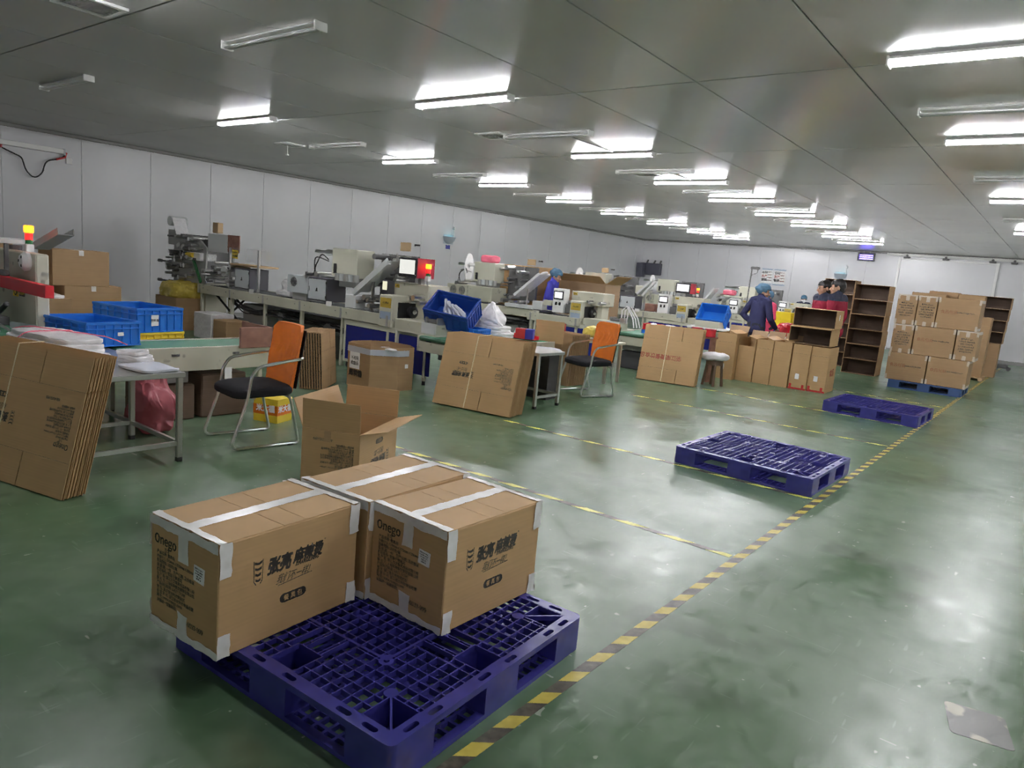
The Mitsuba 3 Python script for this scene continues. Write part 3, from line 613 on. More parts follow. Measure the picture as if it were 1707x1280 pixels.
# ---------------------------------------------------------------- output conveyors
def conveyor(label, x0, x1, y0, y1, h, sag=.22, latch=True):
    k = thing('belt_conveyor', label, 'conveyor', (0, 0, 0))
    part('belt', G().bb(x0 + .03, x1 - .03, y0 + .03, y1 - .02, h - .03, h - .008, .004), 'm_belt', k)
    for x in (x0, x1 - .03): 
        sp = part('side_panel', G().bb(x, x + .03, y0 + .01, y1, h - sag, h, .004), 'm_cream', k)
    part('end_panel', G().bb(x0 + .03, x1 - .03, y0 + .012, y0 + .03, h - sag, h - .07, .003), 'm_cream', k)
    part('roller', G().cyl((x0 + .05, y0 + .022, h - .034), (x1 - .05, y0 + .022, h - .034), .026, 14), 'm_roller', k, smooth=40)
    part('motor_box', G().bb(x0 + .1, x1 - .1, y0 + .3, y0 + .62, h - sag - .12, h - sag + .02, .008), 'm_greysteel', k)
    for y in (y0 + .14, y1 - .14):
        for x in (x0 + .035, x1 - .035):
            lg = part('leg', G().bb(x - .02, x + .02, y - .02, y + .02, .05, h - sag + .02, .003), 'm_cream', k); part('foot', G().cyl((x, y, 0), (x, y, .05), .022, 10), 'm_black', lg)
    if latch:
        for y in (y0 + .45, (y0 + y1) / 2 + .3): part('latch', G().bb(x1, x1 + .006, y - .035, y + .035, h - .075, h - .055, .002).cyl((x1 + .005, y, h - .065), (x1 + .016, y, h - .065), .008, 8), 'm_machine_dark', k)
    return k
conveyor('long green belt conveyor beside the nearest orange chair', -6.50, -5.96, 2.56, 3.98, .66, .21)
conveyor('green belt conveyor behind the strapped carton bundle, second row', -6.42, -5.42, 6.32, 7.95, .65, .20)
conveyor('green belt conveyor behind the farther orange chair, third row', -6.35, -5.56, 10.95, 12.4, .65, .21)
conveyor('green belt conveyor behind the red spools, fourth row', -6.1, -5.3, 15.1, 16.6, .65, .21)
plate(list(PL)[[i for i, k in enumerate(PL) if k.startswith('belt_conveyor')][0]], 'notice', .07, .13, face((-5.9595, 3.5, .40), (0, 1, 0), (0, 0, 1)), 'm_paper')
k = thing('metal_tray', 'rust stained brown panel standing at the end of the nearest conveyor', 'panel', (-6.2, 3.82, .66), 0)
part('sheet', G().bb(-.25, .27, .1, .112, -.02, .17, .003), 'm_rust', k); part('bracket', G().bb(.24, .268, -.22, .1, -.02, .17, .003), 'm_rust', k)
def rust(p, n, uv): return mix((0.16, 0.06, 0.045), (0.32, 0.17, 0.12), fbm(p.x * 14, p.y * 14, p.z * 14, 3))
mat('m_rust', proc(rust), 0.6)

# ---------------------------------------------------------------- crates
def crate(label, loc, rz, w, l, h, m='m_blue', M=None, tag=None, group=None):
    k = thing('plastic_crate', label, 'crate', loc, rz, group, M)
    part('shell', crate_mesh(w, l, h), m, k)
    if tag: plate(k, 'label_sticker', tag[1], tag[2], face((tag[3], -l / 2 - .0005, h * .5), (1, 0, 0), (0, 0, 1)) if tag[4] == 'y' else face((w / 2 + .0005, tag[3], h * .5), (0, 1, 0), (0, 0, 1)), 'm_paper', tag[0], .02)
    return k
crate('open blue plastic crate in front of the labelled one, beside the film pile', (-6.42, 2.52, .668), 9, .66, .46, .20, tag=('', .05, .03, .05, 'x'))
crate('open blue plastic crate with a white label, on top of the yellow crate', (-6.98, 3.158, .704), 9.9, .666, .488, .224, tag=('塑料筐', .075, .10, -.06, 'x'))
crate('yellow plastic crate under the labelled blue crate', (-6.97, 3.17, .49), 9.9, .66, .48, .212, 'm_yellow')
k = thing('side_table', 'small steel table carrying the blue and yellow crates', 'table', (-6.97, 3.17, 0), 9.9)
part('table_top', G().bb(-.36, .36, -.26, .26, .455, .488, .003), 'm_steel', k)
for x in (-.32, .32):
    for y in (-.22, .22): part('leg', G().bb(x - .018, x + .018, y - .018, y + .018, 0, .456), 'm_steel', k)

# ---------------------------------------------------------------- open carton and waste carton
k = thing('carton', 'open empty carton with raised flaps behind the taped cartons', 'carton', (-3.92, 3.275, 0), 25)
w, l, h, t = .43, .65, .4, .006
g = G().bb(-w / 2, w / 2, -l / 2, l / 2, 0, t)
for s in (-1, 1): g.bb(s * w / 2, s * (w / 2 - t), -l / 2, l / 2, 0, h, .001).bb(-w / 2 + t, w / 2 - t, s * l / 2, s * (l / 2 - t), 0, h, .001)
part('body', g, 'm_card', k)
for s, a, wd in ((-1, 4, w), (1, 3, w)): part('flap', G().bb(-wd / 2 + .002, wd / 2 - .002, 0, t, 0.002, .205, .001, MX((0, s * (l / 2) - (t if s > 0 else 0), h), Rm(-s * a, 0, 0))), 'm_card', k)
part('flap', G().bb(0, t, -l / 2 + .002, l / 2 - .002, .002, .205, .001, MX((w / 2 - t, 0, h), Rm(0, 76, 0))), 'm_card', k)
part('flap', G().bb(0, t, -l / 2 + .002, l / 2 - .002, .002, .205, .001, MX((-w / 2, 0, h), Rm(0, -22, 0))), 'm_card', k)
R180 = MX((0, 0, 0), Rm(0, 0, 180))
g = G(); front_print(g, face((0, -l / 2, h * .5), (1, 0, 0), (0, 0, 1)) @ R180, w, h); part('product_print', g, 'm_print', k)
g = G(); side_print(g, face((w / 2, 0, h * .48), (0, 1, 0), (0, 0, 1)) @ R180, .95); part('brand_print', g, 'm_print', k)
part('kraft_tape', G().bb(-.05, .0, -l / 2 - .0008, -l / 2, .32, h - .005), 'm_card_brown', k)

k = thing('waste_carton', 'eight sided brown waste carton with a white notice, lined with a plastic bag', 'carton', (-6.5, 5.87, 0), 0)
oc = Polygon([(-.33, -.29), (.09, -.30), (.29, -.03), (.31, .20), (.12, .32), (-.25, .32), (-.40, .12), (-.42, -.16)])
part('body', G().prism(oc.difference(oc.buffer(-.006)), .52, MX((0, 0, .004))).prism(oc, .006), 'm_card_brown', k)
ring = oc.buffer(.006).difference(oc.buffer(-.001)).intersection(sbox(-.5, -.4, .5, .12))
part('bag_liner', G().prism(ring, .07, MX((0, 0, .42))), 'm_film_grey', k)
f1 = face((-.12, -.297, .30), (.42, -.01, 0), (0, 0, 1))
plate(k, 'notice', .19, .20, f1 @ MX((-.07, .02, .002)), 'm_paper', '不可回|收废品', .036)
g = G().text('周转箱', .062, f1 @ MX((-.05, -.13, .001)), 2); part('lettering', g, 'm_print', k)
plate(k, 'label_sticker', .05, .05, face((.305, .09, .30), (.02, .23, 0), (0, 0, 1)), 'm_paper', None)
part('folded_bag', pillow(.24, .13, .03, 61, .012, 12, .5).apply_translation((.17, -.1, .50)), 'm_film', k, smooth=True)
k = thing('juice_carton', 'yellow printed snack carton on the floor under the nearest orange chair', 'carton', (-5.66, 3.78, 0), 20)
part('body', G().bb(-.13, .13, -.11, .11, 0, .22, .002), 'm_yellow', k)
part('orange_band', G().bb(-.1312, .1312, -.1112, .1112, .07, .16), 'm_orange', k)
g = G().text('米大福', .05, face((.132, .0, .13), (0, 1, 0), (0, 0, 1)), 2); g.text('米大福', .05, face((.0, -.1115, .13), (1, 0, 0), (0, 0, 1)), 2); part('lettering', g, 'm_white', k)
k = thing('waste_bin', 'black waste bin with a bag liner beside the low steel table', 'bin', (-5.16, 7.33, 0), 4)
part('body', G().prism(sbox(-.2, -.17, .2, .17).difference(sbox(-.19, -.16, .19, .16)), .58, MX((0, 0, .005))).bb(-.2, .2, -.17, .17, 0, .01), 'm_black', k)
part('bag_liner', pillow(.42, .36, .07, 71, .02, 9, .4).apply_translation((0, 0, .585)), 'm_film_grey', k, smooth=True)

# ---------------------------------------------------------------- clutter under the lines
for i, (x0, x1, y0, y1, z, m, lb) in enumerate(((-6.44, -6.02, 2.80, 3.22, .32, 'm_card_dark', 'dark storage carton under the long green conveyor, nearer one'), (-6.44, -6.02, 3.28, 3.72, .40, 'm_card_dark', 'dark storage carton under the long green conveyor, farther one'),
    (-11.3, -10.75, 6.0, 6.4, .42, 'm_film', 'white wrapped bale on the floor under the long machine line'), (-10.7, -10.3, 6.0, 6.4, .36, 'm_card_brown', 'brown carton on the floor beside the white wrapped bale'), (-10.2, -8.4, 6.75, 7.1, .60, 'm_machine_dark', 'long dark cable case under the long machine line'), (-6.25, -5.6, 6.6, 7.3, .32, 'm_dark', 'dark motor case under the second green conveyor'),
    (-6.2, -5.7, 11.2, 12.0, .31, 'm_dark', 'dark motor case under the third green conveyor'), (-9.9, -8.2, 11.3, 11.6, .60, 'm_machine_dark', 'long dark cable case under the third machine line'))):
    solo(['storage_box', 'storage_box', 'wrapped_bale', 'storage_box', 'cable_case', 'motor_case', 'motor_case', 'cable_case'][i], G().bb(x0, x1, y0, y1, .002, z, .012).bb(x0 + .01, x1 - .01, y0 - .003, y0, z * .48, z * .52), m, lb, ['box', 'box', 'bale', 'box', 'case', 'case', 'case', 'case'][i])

# ---------------------------------------------------------------- packing machines
def clear_panel(k, name, g): part(name, g, 'm_clear', k)
mat('m_amber', (0.45, 0.32, 0.05), 0.4)
mat('m_acryl', (0.62, 0.64, 0.64), 0.12)
mat('m_wood', (0.42, 0.29, 0.16), 0.6)
mat('m_label_blue', (0.33, 0.40, 0.50), 0.5)
def beacon(k, x, y, z, s=1.0):
    b = part('signal_lamp', G().box((x, y, z + .035 * s), (.062 * s, .062 * s, .07 * s), .006), 'm_white', k)
    part('green_section', G().cyl((x, y, z + .07 * s), (x, y, z + .105 * s), .028 * s, 14), 'm_green', b, smooth=40)
    part('red_section', G().cyl((x, y, z + .105 * s), (x, y, z + .165 * s), .028 * s, 14), 'm_red', b, smooth=40, **{}) if False else part('red_section', {**ply(G().cyl((x, y, z + .105 * s), (x, y, z + .16 * s), .029 * s, 14), 'm_red', 40), **emit(.9, .005, .004)}, None, b)
    part('amber_section', {**ply(G().box((x, y, z + .195 * s), (.064 * s, .064 * s, .065 * s), .008), 'm_red'), **emit(.75, .15, .006)}, None, b)
def control_box(k, x0, x1, y0, d, z0, z1):
    b = part('control_box', G().bb(x0, x1, y0 + .004, y0 + d, z0, z1, .006), 'm_box_dark', k)
    part('door', G().bb(x0 + .022, x1 - .015, y0 - .004, y0 + .004, z0 + .02, z1 - .025, .003), 'm_panel_grey', b)
    part('handle', G().bb(x0 + .045, x0 + .055, y0 - .012, y0 - .003, (z0 + z1) / 2 - .035, (z0 + z1) / 2 + .03, .003), 'm_machine_dark', b)
    for q in (.2, .8): part('hinge', G().bb(x1 - .02, x1 + .004, y0 - .01, y0 + .004, z0 + (z1 - z0) * q - .018, z0 + (z1 - z0) * q + .018, .003), 'm_black', b)
    xm, zm = (x0 + x1) / 2, (z0 + z1) / 2
    part('warning_sign', G().prism([(-.025, -.03), (.025, -.03), (0, .03)], .001, face((xm, y0 - .004, zm), (1, 0, 0), (0, 0, 1))), 'm_black', b)
    part('document_pouch', G().bb(x0 + (x1 - x0) * 1.02, x1 + .13, y0 - .002, y0 + .002, z0 - .05, z0 + .02, 0), 'm_white', k)
def fan_grille(k, c, r, nrm='y'):
    M = face(c, (1, 0, 0), (0, 0, 1)) if nrm == 'y' else face(c, (0, 1, 0), (0, 0, 1))
    rings = unary_union([Point(0, 0).buffer(r * q, 20).difference(Point(0, 0).buffer(r * (q - .1), 20)) for q in (1, .75, .5, .25)] + [sbox(-r, -.003, r, .003), sbox(-.003, -r, .003, r)])
    part('fan_grille', G().prism(rings, .006, M), 'm_machine_dark', k)
def screen(k, x0, x1, y, z0, z1, em=2.2, tint=(1, 1, 1.05)):
    b = part('screen_bezel', G().bb(x0, x1, y - .012, y, z0, z1, .003), 'm_black', k)
    part('screen', {**ply(G().bb(x0 + .02, x1 - .02, y - .0135, y - .012, z0 + .035, z1 - .02), 'm_black'), **emit(.085 * em * tint[0], .085 * em * tint[1], .085 * em * tint[2])}, None, b)
def disc_reel(k, x, y, z, r, m='m_white', w=.02, nx=1.0, ny=0.0):
    part('reel_disc', G().lathe([(.02, -w / 2), (r, -w / 2), (r, w / 2), (.02, w / 2)], 28, face((x, y, z), (-ny, nx, 0), (0, 0, 1))), m, k, smooth=40)
def rollers(k, x0, x1, y0, y1, z0, z1, n, seed, name='roller_bank'):
    rs = np.random.RandomState(seed)
    for i in range(n):
        x, z = x0 + (x1 - x0) * rs.rand(), z0 + (z1 - z0) * rs.rand(); r = .012 + .028 * rs.rand()
        part('roller', G().cyl((x, y0 - .05 * rs.rand(), z), (x, y1, z), r, 10), ['m_steel', 'm_machine_dark', 'm_chrome', 'm_steel'][i % 4], k, smooth=40)
def cables(k, pts, seed, n=6, r=.009):
    rs = np.random.RandomState(seed)
    for i in range(n):
        P = [np.array(p) + (rs.rand(3) - .5) * [.16, .10, .14] for p in pts]
        part('cable', G().tube(rpath(P, .3, 8), r * (.7 + .6 * rs.rand()), 6), 'm_black', k, smooth=60)
def sealer_end(k, y0, big=True):
    """the sealing end of a line: beige sealer with dial, end tray, base cabinet"""
    s = part('sealer_housing', G().bb(-7.25, -6.99, y0, y0 + .62, .66, 1.09, .012), 'm_cream_plain', k)
    plate(s, 'amber_plate', .21, .13, face((-7.12, y0 - .0005, .985), (1, 0, 0), (0, 0, 1)), 'm_amber', '小心烫手', .022)
    plate(s, 'pale_plate', .21, .10, face((-7.12, y0 - .0005, .82), (1, 0, 0), (0, 0, 1)), 'm_label_blue', None)
    plate(s, 'warning_sticker', .10, .07, face((-6.9895, y0 + .53, 1.03), (0, 1, 0), (0, 0, 1)), 'm_amber', '注意', .02)
    part('recess', G().bb(-6.992, -6.984, y0 + .1, y0 + .42, .76, 1.0, .002), 'm_black', s)
    d = part('drive_wheel', G().lathe([(.0, -.02), (.085, -.02), (.085, .03), (.06, .045), (.0, .045)], 24, face((-6.955, y0 + .33, .88), (0, 1, 0), (0, 0, 1))), 'm_black', k, smooth=40)
    part('hub', G().lathe([(.0, .05), (.032, .045), (.02, .075), (0, .078)], 16, face((-6.955, y0 + .33, .88), (0, 1, 0), (0, 0, 1))), 'm_chrome', d, smooth=60)
    e = part('end_tray', G().bb(-6.95, -6.2, y0 + .02, y0 + .34, .66, .80, .006), 'm_cream', k)
    part('tray_flap', G().box((-6.32, y0 + .02, .74), (.26, .008, .14), .002), 'm_acryl', e)
    for q in (.1, .22): part('pinch_roller', G().cyl((-6.40, y0 + q, .83), (-6.22, y0 + q, .83), .03, 12), 'm_machine_dark', e, smooth=40)
    for q in (-6.42, -6.215): part('bracket', G().bb(q, q + .015, y0 + .05, y0 + .3, .78, .88), 'm_steel', e)
    b = part('base_cabinet', G().bb(-7.98, -7.94, y0 + .02, y0 + .6, .08, .64, .004).bb(-6.93, -6.89, y0 + .02, y0 + .6, .08, .64, .004).bb(-7.94, -6.93, y0 + .02, y0 + .6, .60, .65, .004).bb(-7.94, -6.93, y0 + .02, y0 + .6, .08, .12, .004).bb(-7.98, -6.2, y0 + .02, y0 + .6, .64, .672, .004), 'm_cream_plain', k)
    part('blue_panel', G().bb(-7.94, -6.93, y0 + .03, y0 + .045, .12, .60), 'm_cab_blue', b)
    part('blue_panel', G().bb(-6.88, -6.30, y0 + .05, y0 + .065, .12, .60), 'm_cab_blue', b)
    for x in (-7.9, -6.97): part('caster', G().cyl((x - .012, y0 + .06, .04), (x + .012, y0 + .06, .04), .04, 14).bb(x - .018, x + .018, y0 + .04, y0 + .08, .05, .09), 'm_machine_dark', b)
    for z in (.2, .5): part('hinge', G().bb(-7.99, -7.975, y0 + .01, y0 + .02, z - .04, z + .04), 'm_black', b)
def line_frame(k, y0, x0, x1, z=.83, d=.62):
    for y in (y0, y0 + d - .03): part('side_beam', G().bb(x0, x1, y, y + .03, z - .15, z, .004), 'm_cream', k)
    part('belt', G().bb(x0, x1, y0 + .03, y0 + d - .03, z - .04, z - .012), 'm_belt_dark', k)
    n = max(1, int((x1 - x0) / .9))
    for i in range(n + 1):
        x = x0 + .08 + (x1 - x0 - .16) * i / n
        part('joint_plate', G().bb(x - .02, x + .02, y0 - .004, y0, z - .15, z - .01, .001), 'm_greysteel', k)
        for y in (y0 + .05, y0 + d - .05): part('leg', G().bb(x - .025, x + .025, y - .025, y + .025, 0, z - .12, .004), 'm_cream', k)
        for q in (-.12, .12): part('bolt', G().cyl((x + q, y0 - .006, z - .06), (x + q, y0, z - .06), .008, 8), 'm_machine_dark', k)
def pillar(k, y0, x0=-7.66, x1=-7.41, z0=.83, z1=1.28):
    p = part('control_pillar', G().bb(x0, x1, y0 + .02, y0 + .2, z0, z1, .008), 'm_white', k)
    screen(p, x0 + .025, x1 - .015, y0 + .02, 1.08, 1.245) if False else None
    b = part('screen_bezel', G().bb(x0 + .02, x1 - .015, y0 + .008, y0 + .02, 1.075, 1.235, .003), 'm_black', p)
    part('screen', {**ply(G().bb(x0 + .04, x1 - .035, y0 + .006, y0 + .008, 1.10, 1.215), 'm_black'), **emit(.15, .15, .155)}, None, p)
    for q in (.33, .66):
        x = x0 + (x1 - x0) * q; part('dial', G().bb(x - .022, x + .022, y0 + .012, y0 + .02, .97, 1.03, .002).cyl((x, y0 - .004, 1.0), (x, y0 + .012, 1.0), .015, 12), 'm_black', p)
def head(k, y0, x0=-7.42, x1=-6.75, z0=.9, z1=1.26):
    h_ = part('sealing_head', G().bb(x0, x1, y0 + .28, y0 + .68, z0 + .12, z1, .012), 'm_cream', k)
    plate(h_, 'warning_sticker', .09, .05, face((x0 + .08, y0 + .2795, z1 - .05), (1, 0, 0), (0, 0, 1)), 'm_amber', '危险', .018)
    for q in (x0 + .05, x1 - .15): part('head_column', G().bb(q, q + .1, y0 + .35, y0 + .6, .66, z0 + .14, .006), 'm_cream_plain', k)
    part('drive_motor', G().bb(x0 + .03, x0 + .30, y0 + .05, y0 + .26, .84, 1.01, .012).cyl((x0 + .05, y0 + .15, 1.04), (x0 + .28, y0 + .15, 1.04), .04, 12), 'm_machine_dark', k)
    rollers(k, x1 - .25, x1 + .05, y0 + .12, y0 + .3, 1.02, 1.12, 4, int(y0 * 7))
def chute(k, y0, xa, za, xb, zb, d=.26, m='m_acryl', w=.03):
    L = math.hypot(xb - xa, zb - za); a = math.degrees(math.atan2(zb - za, xb - xa)); M = MX((xa, y0, za), Rm(0, -a, 0))
    part('chute', G().bb(0, L, 0, d, 0, .006, 0, M).bb(0, L, -.006, 0, 0, .05, 0, M).bb(0, L, d, d + .006, 0, .05, 0, M).bb(0, L, d * .45, d * .45 + .006, 0, .035, 0, M), m, k)
    part('chute_support', G().bb(xa + L * .3, xa + L * .3 + .02, y0 + .1, y0 + .13, .83, za + (zb - za) * .35), 'm_steel', k)
def tower(k, y0, x0, disc=True, bag=False, box=(.56, .38), base=True):
    """the film unwinding tower: base box with fans, cream cabinet, spindle with reel"""
    if base:
        b = part('base_box', G().bb(x0 - .85, x0 + .38, y0 + .03, y0 + .5, .86, 1.15, .008), 'm_cream', k)
        for q in (-.66, -.42): fan_grille(b, (x0 + q, y0 + .028, 1.03), .085)
        part('panel_line', G().bb(x0 - .27, x0 - .264, y0 + .027, y0 + .03, .87, 1.14), 'm_machine_dark', b)
    c = part('cabinet', G().bb(x0 - .27, x0 - .27 + box[0], y0 + .18, y0 + .5, 1.62 - box[1], 1.64, .01), 'm_cream_plain', k)
    part('inner_frame', G().bb(x0 - .22, x0 + .24, y0 + .22, y0 + .46, 1.1, 1.63 - box[1], .006), 'm_greysteel', k)
    part('switch', G().bb(x0 - .21, x0 - .15, y0 + .165, y0 + .18, 1.28, 1.42, .004), 'm_black', c)
    sp = part('spindle', G().tube([(x0 - .80, y0 + .3, 1.57), (x0 - .72, y0 + .3, 1.57), (x0 - .7, y0 + .3, 1.57), (x0 - .6, y0 + .3, 1.57), (x0 - .52, y0 + .3, 1.57), (x0 - .27, y0 + .3, 1.57)], [.03, .03, .022, .022, .045, .026], 12), 'm_chrome', k, smooth=40)
    if disc: disc_reel(k, x0 - .52, y0 + .3, 1.50, .30 if y0 < 12 else .24, nx=.76, ny=.36 if y0 < 12 else .10)
    for i in range(5): part('film_roll', G().cyl((x0 - .02 + .1 * i, y0 + .1, 1.19), (x0 - .02 + .1 * i, y0 + .1, 1.29), .045, 14), 'm_acryl' if i % 2 else 'm_steel', k, smooth=40)
    rollers(k, x0 - .75, x0 - .3, y0 + .05, y0 + .35, 1.16, 1.25, 4, int(x0 * 13) % 97)
    rollers(k, x0 + .30, x0 + .95, y0 + .35, y0 + .6, 1.18, 1.6, 12, int(y0 * 11))
    part('press_frame', G().bb(x0 + .34, x0 + 1.05, y0 + .58, y0 + .66, .95, 1.62, .006), 'm_machine_dark', k)
    cables(k, [(x0 - .3, y0 + .12, 1.4), (x0 - .42, y0 + .08, 1.5), (x0 - .55, y0 + .1, 1.3), (x0 - .6, y0 + .1, 1.2)], int(y0), 2, .008)
    if bag:
        part('pink_bag', pillow(.40, .26, .16, int(y0), .02, 8, .5).apply_translation((x0 + .03, y0 + .33, 1.71)), 'm_pink', k, smooth=True)
def under(k, y0, x0, x1, seed):
    rs = np.random.RandomState(seed)
    part('brace', G().cyl((x0, y0 + .2, .68), (x0 + .9, y0 + .25, .15), .018, 8), 'm_black', k); part('brace', G().cyl((x0 + .9, y0 + .2, .66), (x0 + .1, y0 + .25, .18), .018, 8), 'm_black', k)
    part('motor_case', G().bb(x0 + 1.0, x0 + 1.7, y0 + .12, y0 + .5, .30, .62, .01), 'm_greysteel', k)
    cables(k, [(x0 + .6, y0 + .12, .66), (x0 + 1.2, y0 + .08, .50), (x0 + 1.9, y0 + .08, .56), (x1, y0 + .15, .5)], seed, 7, .012)
    part('drum', G().cyl((x0 + 2.15, y0 + .05, .52), (x0 + 2.15, y0 + .45, .52), .07, 16), 'm_machine_dark', k, smooth=40); part('drum', G().cyl((x1 - .35, y0 + .1, .45), (x1 - .35, y0 + .5, .45), .10, 16), 'm_machine_dark', k, smooth=40)
    r = part('film_reel', G().lathe([(.04, -.008), (.17, -.008), (.17, .008), (.04, .008)], 26, face((x1 - .35, y0 + .06, .28), (0.9, .45, 0), (0, 0, 1))), 'm_white', k, smooth=40)
    part('axle', G().cyl((x1 - .5, y0 + .0, .28), (x1 - .2, y0 + .12, .28), .025, 10).bb(x1 - .38, x1 - .33, y0 + .05, y0 + .09, .0, .28), 'm_greysteel', k)
    for i in range(4): part('base_block', G().bb(x0 + .3 + .62 * i, x0 + .3 + .62 * i + .2 + .3 * rs.rand(), y0 + .35, y0 + .58, .02, .16 + .3 * rs.rand(), .006), ['m_greysteel', 'm_machine_dark', 'm_cream'][i % 3], k)
def machine(label, y0): return thing('packing_machine', label, 'machine', (0, 0, 0), 0, 'packing machines in rows')

# second row: the long line with two dark control boxes and red backed monitor
y0 = 6.4
k = machine('long packing machine with two dark control boxes, chute and red backed monitor', y0)
line_frame(k, y0, -11.95, -7.0); sealer_end(k, y0)
control_box(k, -10.78, -10.35, y0, .35, .86, 1.19); control_box(k, -8.82, -8.38, y0, .35, .865, 1.20)
f = part('blower_box', G().bb(-9.40, -8.86, y0 + .05, y0 + .3, .93, 1.19, .006), 'm_panel_grey', k); fan_grille(f, (-9.23, y0 + .048, 1.09), .07)
part('blower_stand', G().bb(-9.3, -8.95, y0 + .08, y0 + .28, .83, .94), 'm_greysteel', k)
tower(k, y0, -8.25, False, base=False)
chute(k, y0 + .1, -7.88, 1.06, -7.22, 1.53); chute(k, y0 + .02, -7.80, 1.02, -7.14, 1.49, .05)
part('feed_box', G().bb(-7.98, -7.76, y0 + .02, y0 + .2, .84, 1.02, .004), 'm_acryl', k)
m_ = part('monitor', G().bb(-7.13, -6.78, y0 + .2, y0 + .5, 1.34, 1.60, .006), 'm_box_dark', k)
part('red_side', G().bb(-6.782, -6.774, y0 + .2, y0 + .52, 1.34, 1.60, .002), 'm_red_dark', m_)
screen(m_, -7.12, -6.79, y0 + .2, 1.35, 1.59, 1.5, (1, 1, .93)); part('monitor_arm', G().bb(-6.9, -6.84, y0 + .35, y0 + .42, 1.2, 1.36), 'm_greysteel', k)
beacon(k, -6.70, y0 + .33, 1.31); head(k, y0, -7.30, -6.62)
part('beacon_post', G().cyl((-6.70, y0 + .33, 1.2), (-6.70, y0 + .33, 1.31), .015, 10), 'm_steel', k)
p = part('small_panel', G().bb(-7.40, -7.27, y0 + .16, y0 + .28, 1.08, 1.27, .005), 'm_box_dark', k); part('screen', {**ply(G().bb(-7.38, -7.29, y0 + .158, y0 + .16, 1.14, 1.255), 'm_black'), **emit(.13, .125, .09)}, None, p)
rollers(k, -7.75, -7.35, y0 + .05, y0 + .3, .86, 1.02, 9, 3); under(k, y0, -11.7, -8.1, 4)
k2 = part('film_roll_stack', G().bb(-9.78, -9.42, y0 + .1, y0 + .4, .84, .93, .02), 'm_film', k)
solo('plastic_bag', pillow(.42, .34, .30, 81, .05, 7, .7).apply_translation((0, 0, .15)), 'm_film', 'white crumpled plastic bag heap between the two dark control boxes', 'bag', (-9.72, y0 + .45, .86), smooth=True) if False else None
part('plastic_bag', pillow(.40, .30, .28, 81, .05, 7, .7).apply_translation((-9.75, y0 + .42, .98)), 'm_film', k, smooth=True)

def counter(k, x, y, z):
    b = part('counter_board', G().bb(x - .2, x + .36, y, y + .012, z - .12, z + .07), 'm_clear', k); part('counter_display', G().bb(x - .1, x + .1, y - .02, y, z - .06, z + .06, .003), 'm_wood', b)
    part('counter_label', G().bb(x + .16, x + .27, y - .003, y, z + .02, z + .045), 'm_print', b); part('counter_post', G().bb(x - .19, x - .17, y, y + .02, 1.45, z - .1), 'm_steel', k)
counter(k, -7.38, y0 + .55, 1.74)
# film printer at the wall end of that line
k = thing('film_printer', 'film printing unit with rollers and arms at the wall end of the long line', 'machine', (0, 0, 0))
for y in (y0 + .05, y0 + .55): part('frame_plate', G().prism([(-12.75, .83), (-11.8, .83), (-11.75, 1.45), (-12.05, 1.62), (-12.78, 1.64), (-12.95, 1.2), (-12.95, .9)], .03, MX((0, y + .03, 0), Rm(90, 0, 0))), 'm_greysteel', k)
rollers(k, -12.95, -11.85, y0 - .05, y0 + .5, .90, 1.62, 46, 8); rollers(k, -11.85, -10.9, y0 + .02, y0 + .4, .88, 1.25, 26, 9); part('print_deck', G().bb(-12.9, -11.85, y0 + .12, y0 + .52, .95, 1.6, .01), 'm_machine_dark', k)
for z, x in ((1.13, -13.75), (.77, -13.75)): part('unwind_arm', G().tube([(x, y0 + .2, z), (x + .1, y0 + .2, z), (x + .12, y0 + .2, z), (x + .4, y0 + .2, z), (x + .42, y0 + .2, z), (-12.4, y0 + .2, z)], [.03, .03, .018, .018, .035, .02], 10), 'm_machine_dark', k, smooth=40)
part('mast', G().bb(-13.08, -12.98, y0 + .15, y0 + .25, .1, 1.9, .005).bb(-13.2, -12.9, y0 + .1, y0 + .3, 1.45, 1.72, .01), 'm_greysteel', k)
part('film_roll', G().cyl((-13.05, y0 + .05, 1.87), (-13.05, y0 + .35, 1.87), .085, 20), 'm_acryl', k, smooth=40)
part('film_web', G().bb(0, .62, .06, .30, 0, .004, 0, MX((-12.98, y0, 1.93), Rm(0, 62, 0))), 'm_film', k)
part('leg', G().bb(-12.9, -12.8, y0 + .1, y0 + .5, 0, .85, .005), 'm_greysteel', k); part('leg', G().bb(-11.95, -11.85, y0 + .1, y0 + .5, 0, .85, .005), 'm_cream', k)
part('ink_tray', G().bb(-12.3, -11.85, y0 - .02, y0 + .3, 1.22, 1.36, .01), 'm_white', k); part('ink_tube', G().cyl((-12.25, y0 - .03, 1.31), (-12.05, y0 - .03, 1.31), .04, 14), 'm_yellow', k, smooth=40)
part('counter_box', G().bb(-12.02, -11.85, y0 + .3, y0 + .4, 1.72, 1.90, .005), 'm_wood', k); part('counter_post', G().bb(-11.95, -11.92, y0 + .33, y0 + .36, 1.6, 1.74), 'm_steel', k)
part('clear_guard', G().bb(-11.8, -11.18, y0 + .1, y0 + .112, 1.40, 1.70), 'm_acryl', k); part('wood_panel', G().bb(-11.18, -10.83, y0 + .1, y0 + .115, 1.42, 1.70), 'm_rust', k)
part('clear_cover', G().bb(-11.0, -10.18, y0 + .05, y0 + .056, 1.28, 1.50).bb(-11.0, -10.18, y0 + .35, y0 + .356, 1.28, 1.50).bb(-11.0, -10.18, y0 + .05, y0 + .356, 1.5, 1.506), 'm_clear', k)
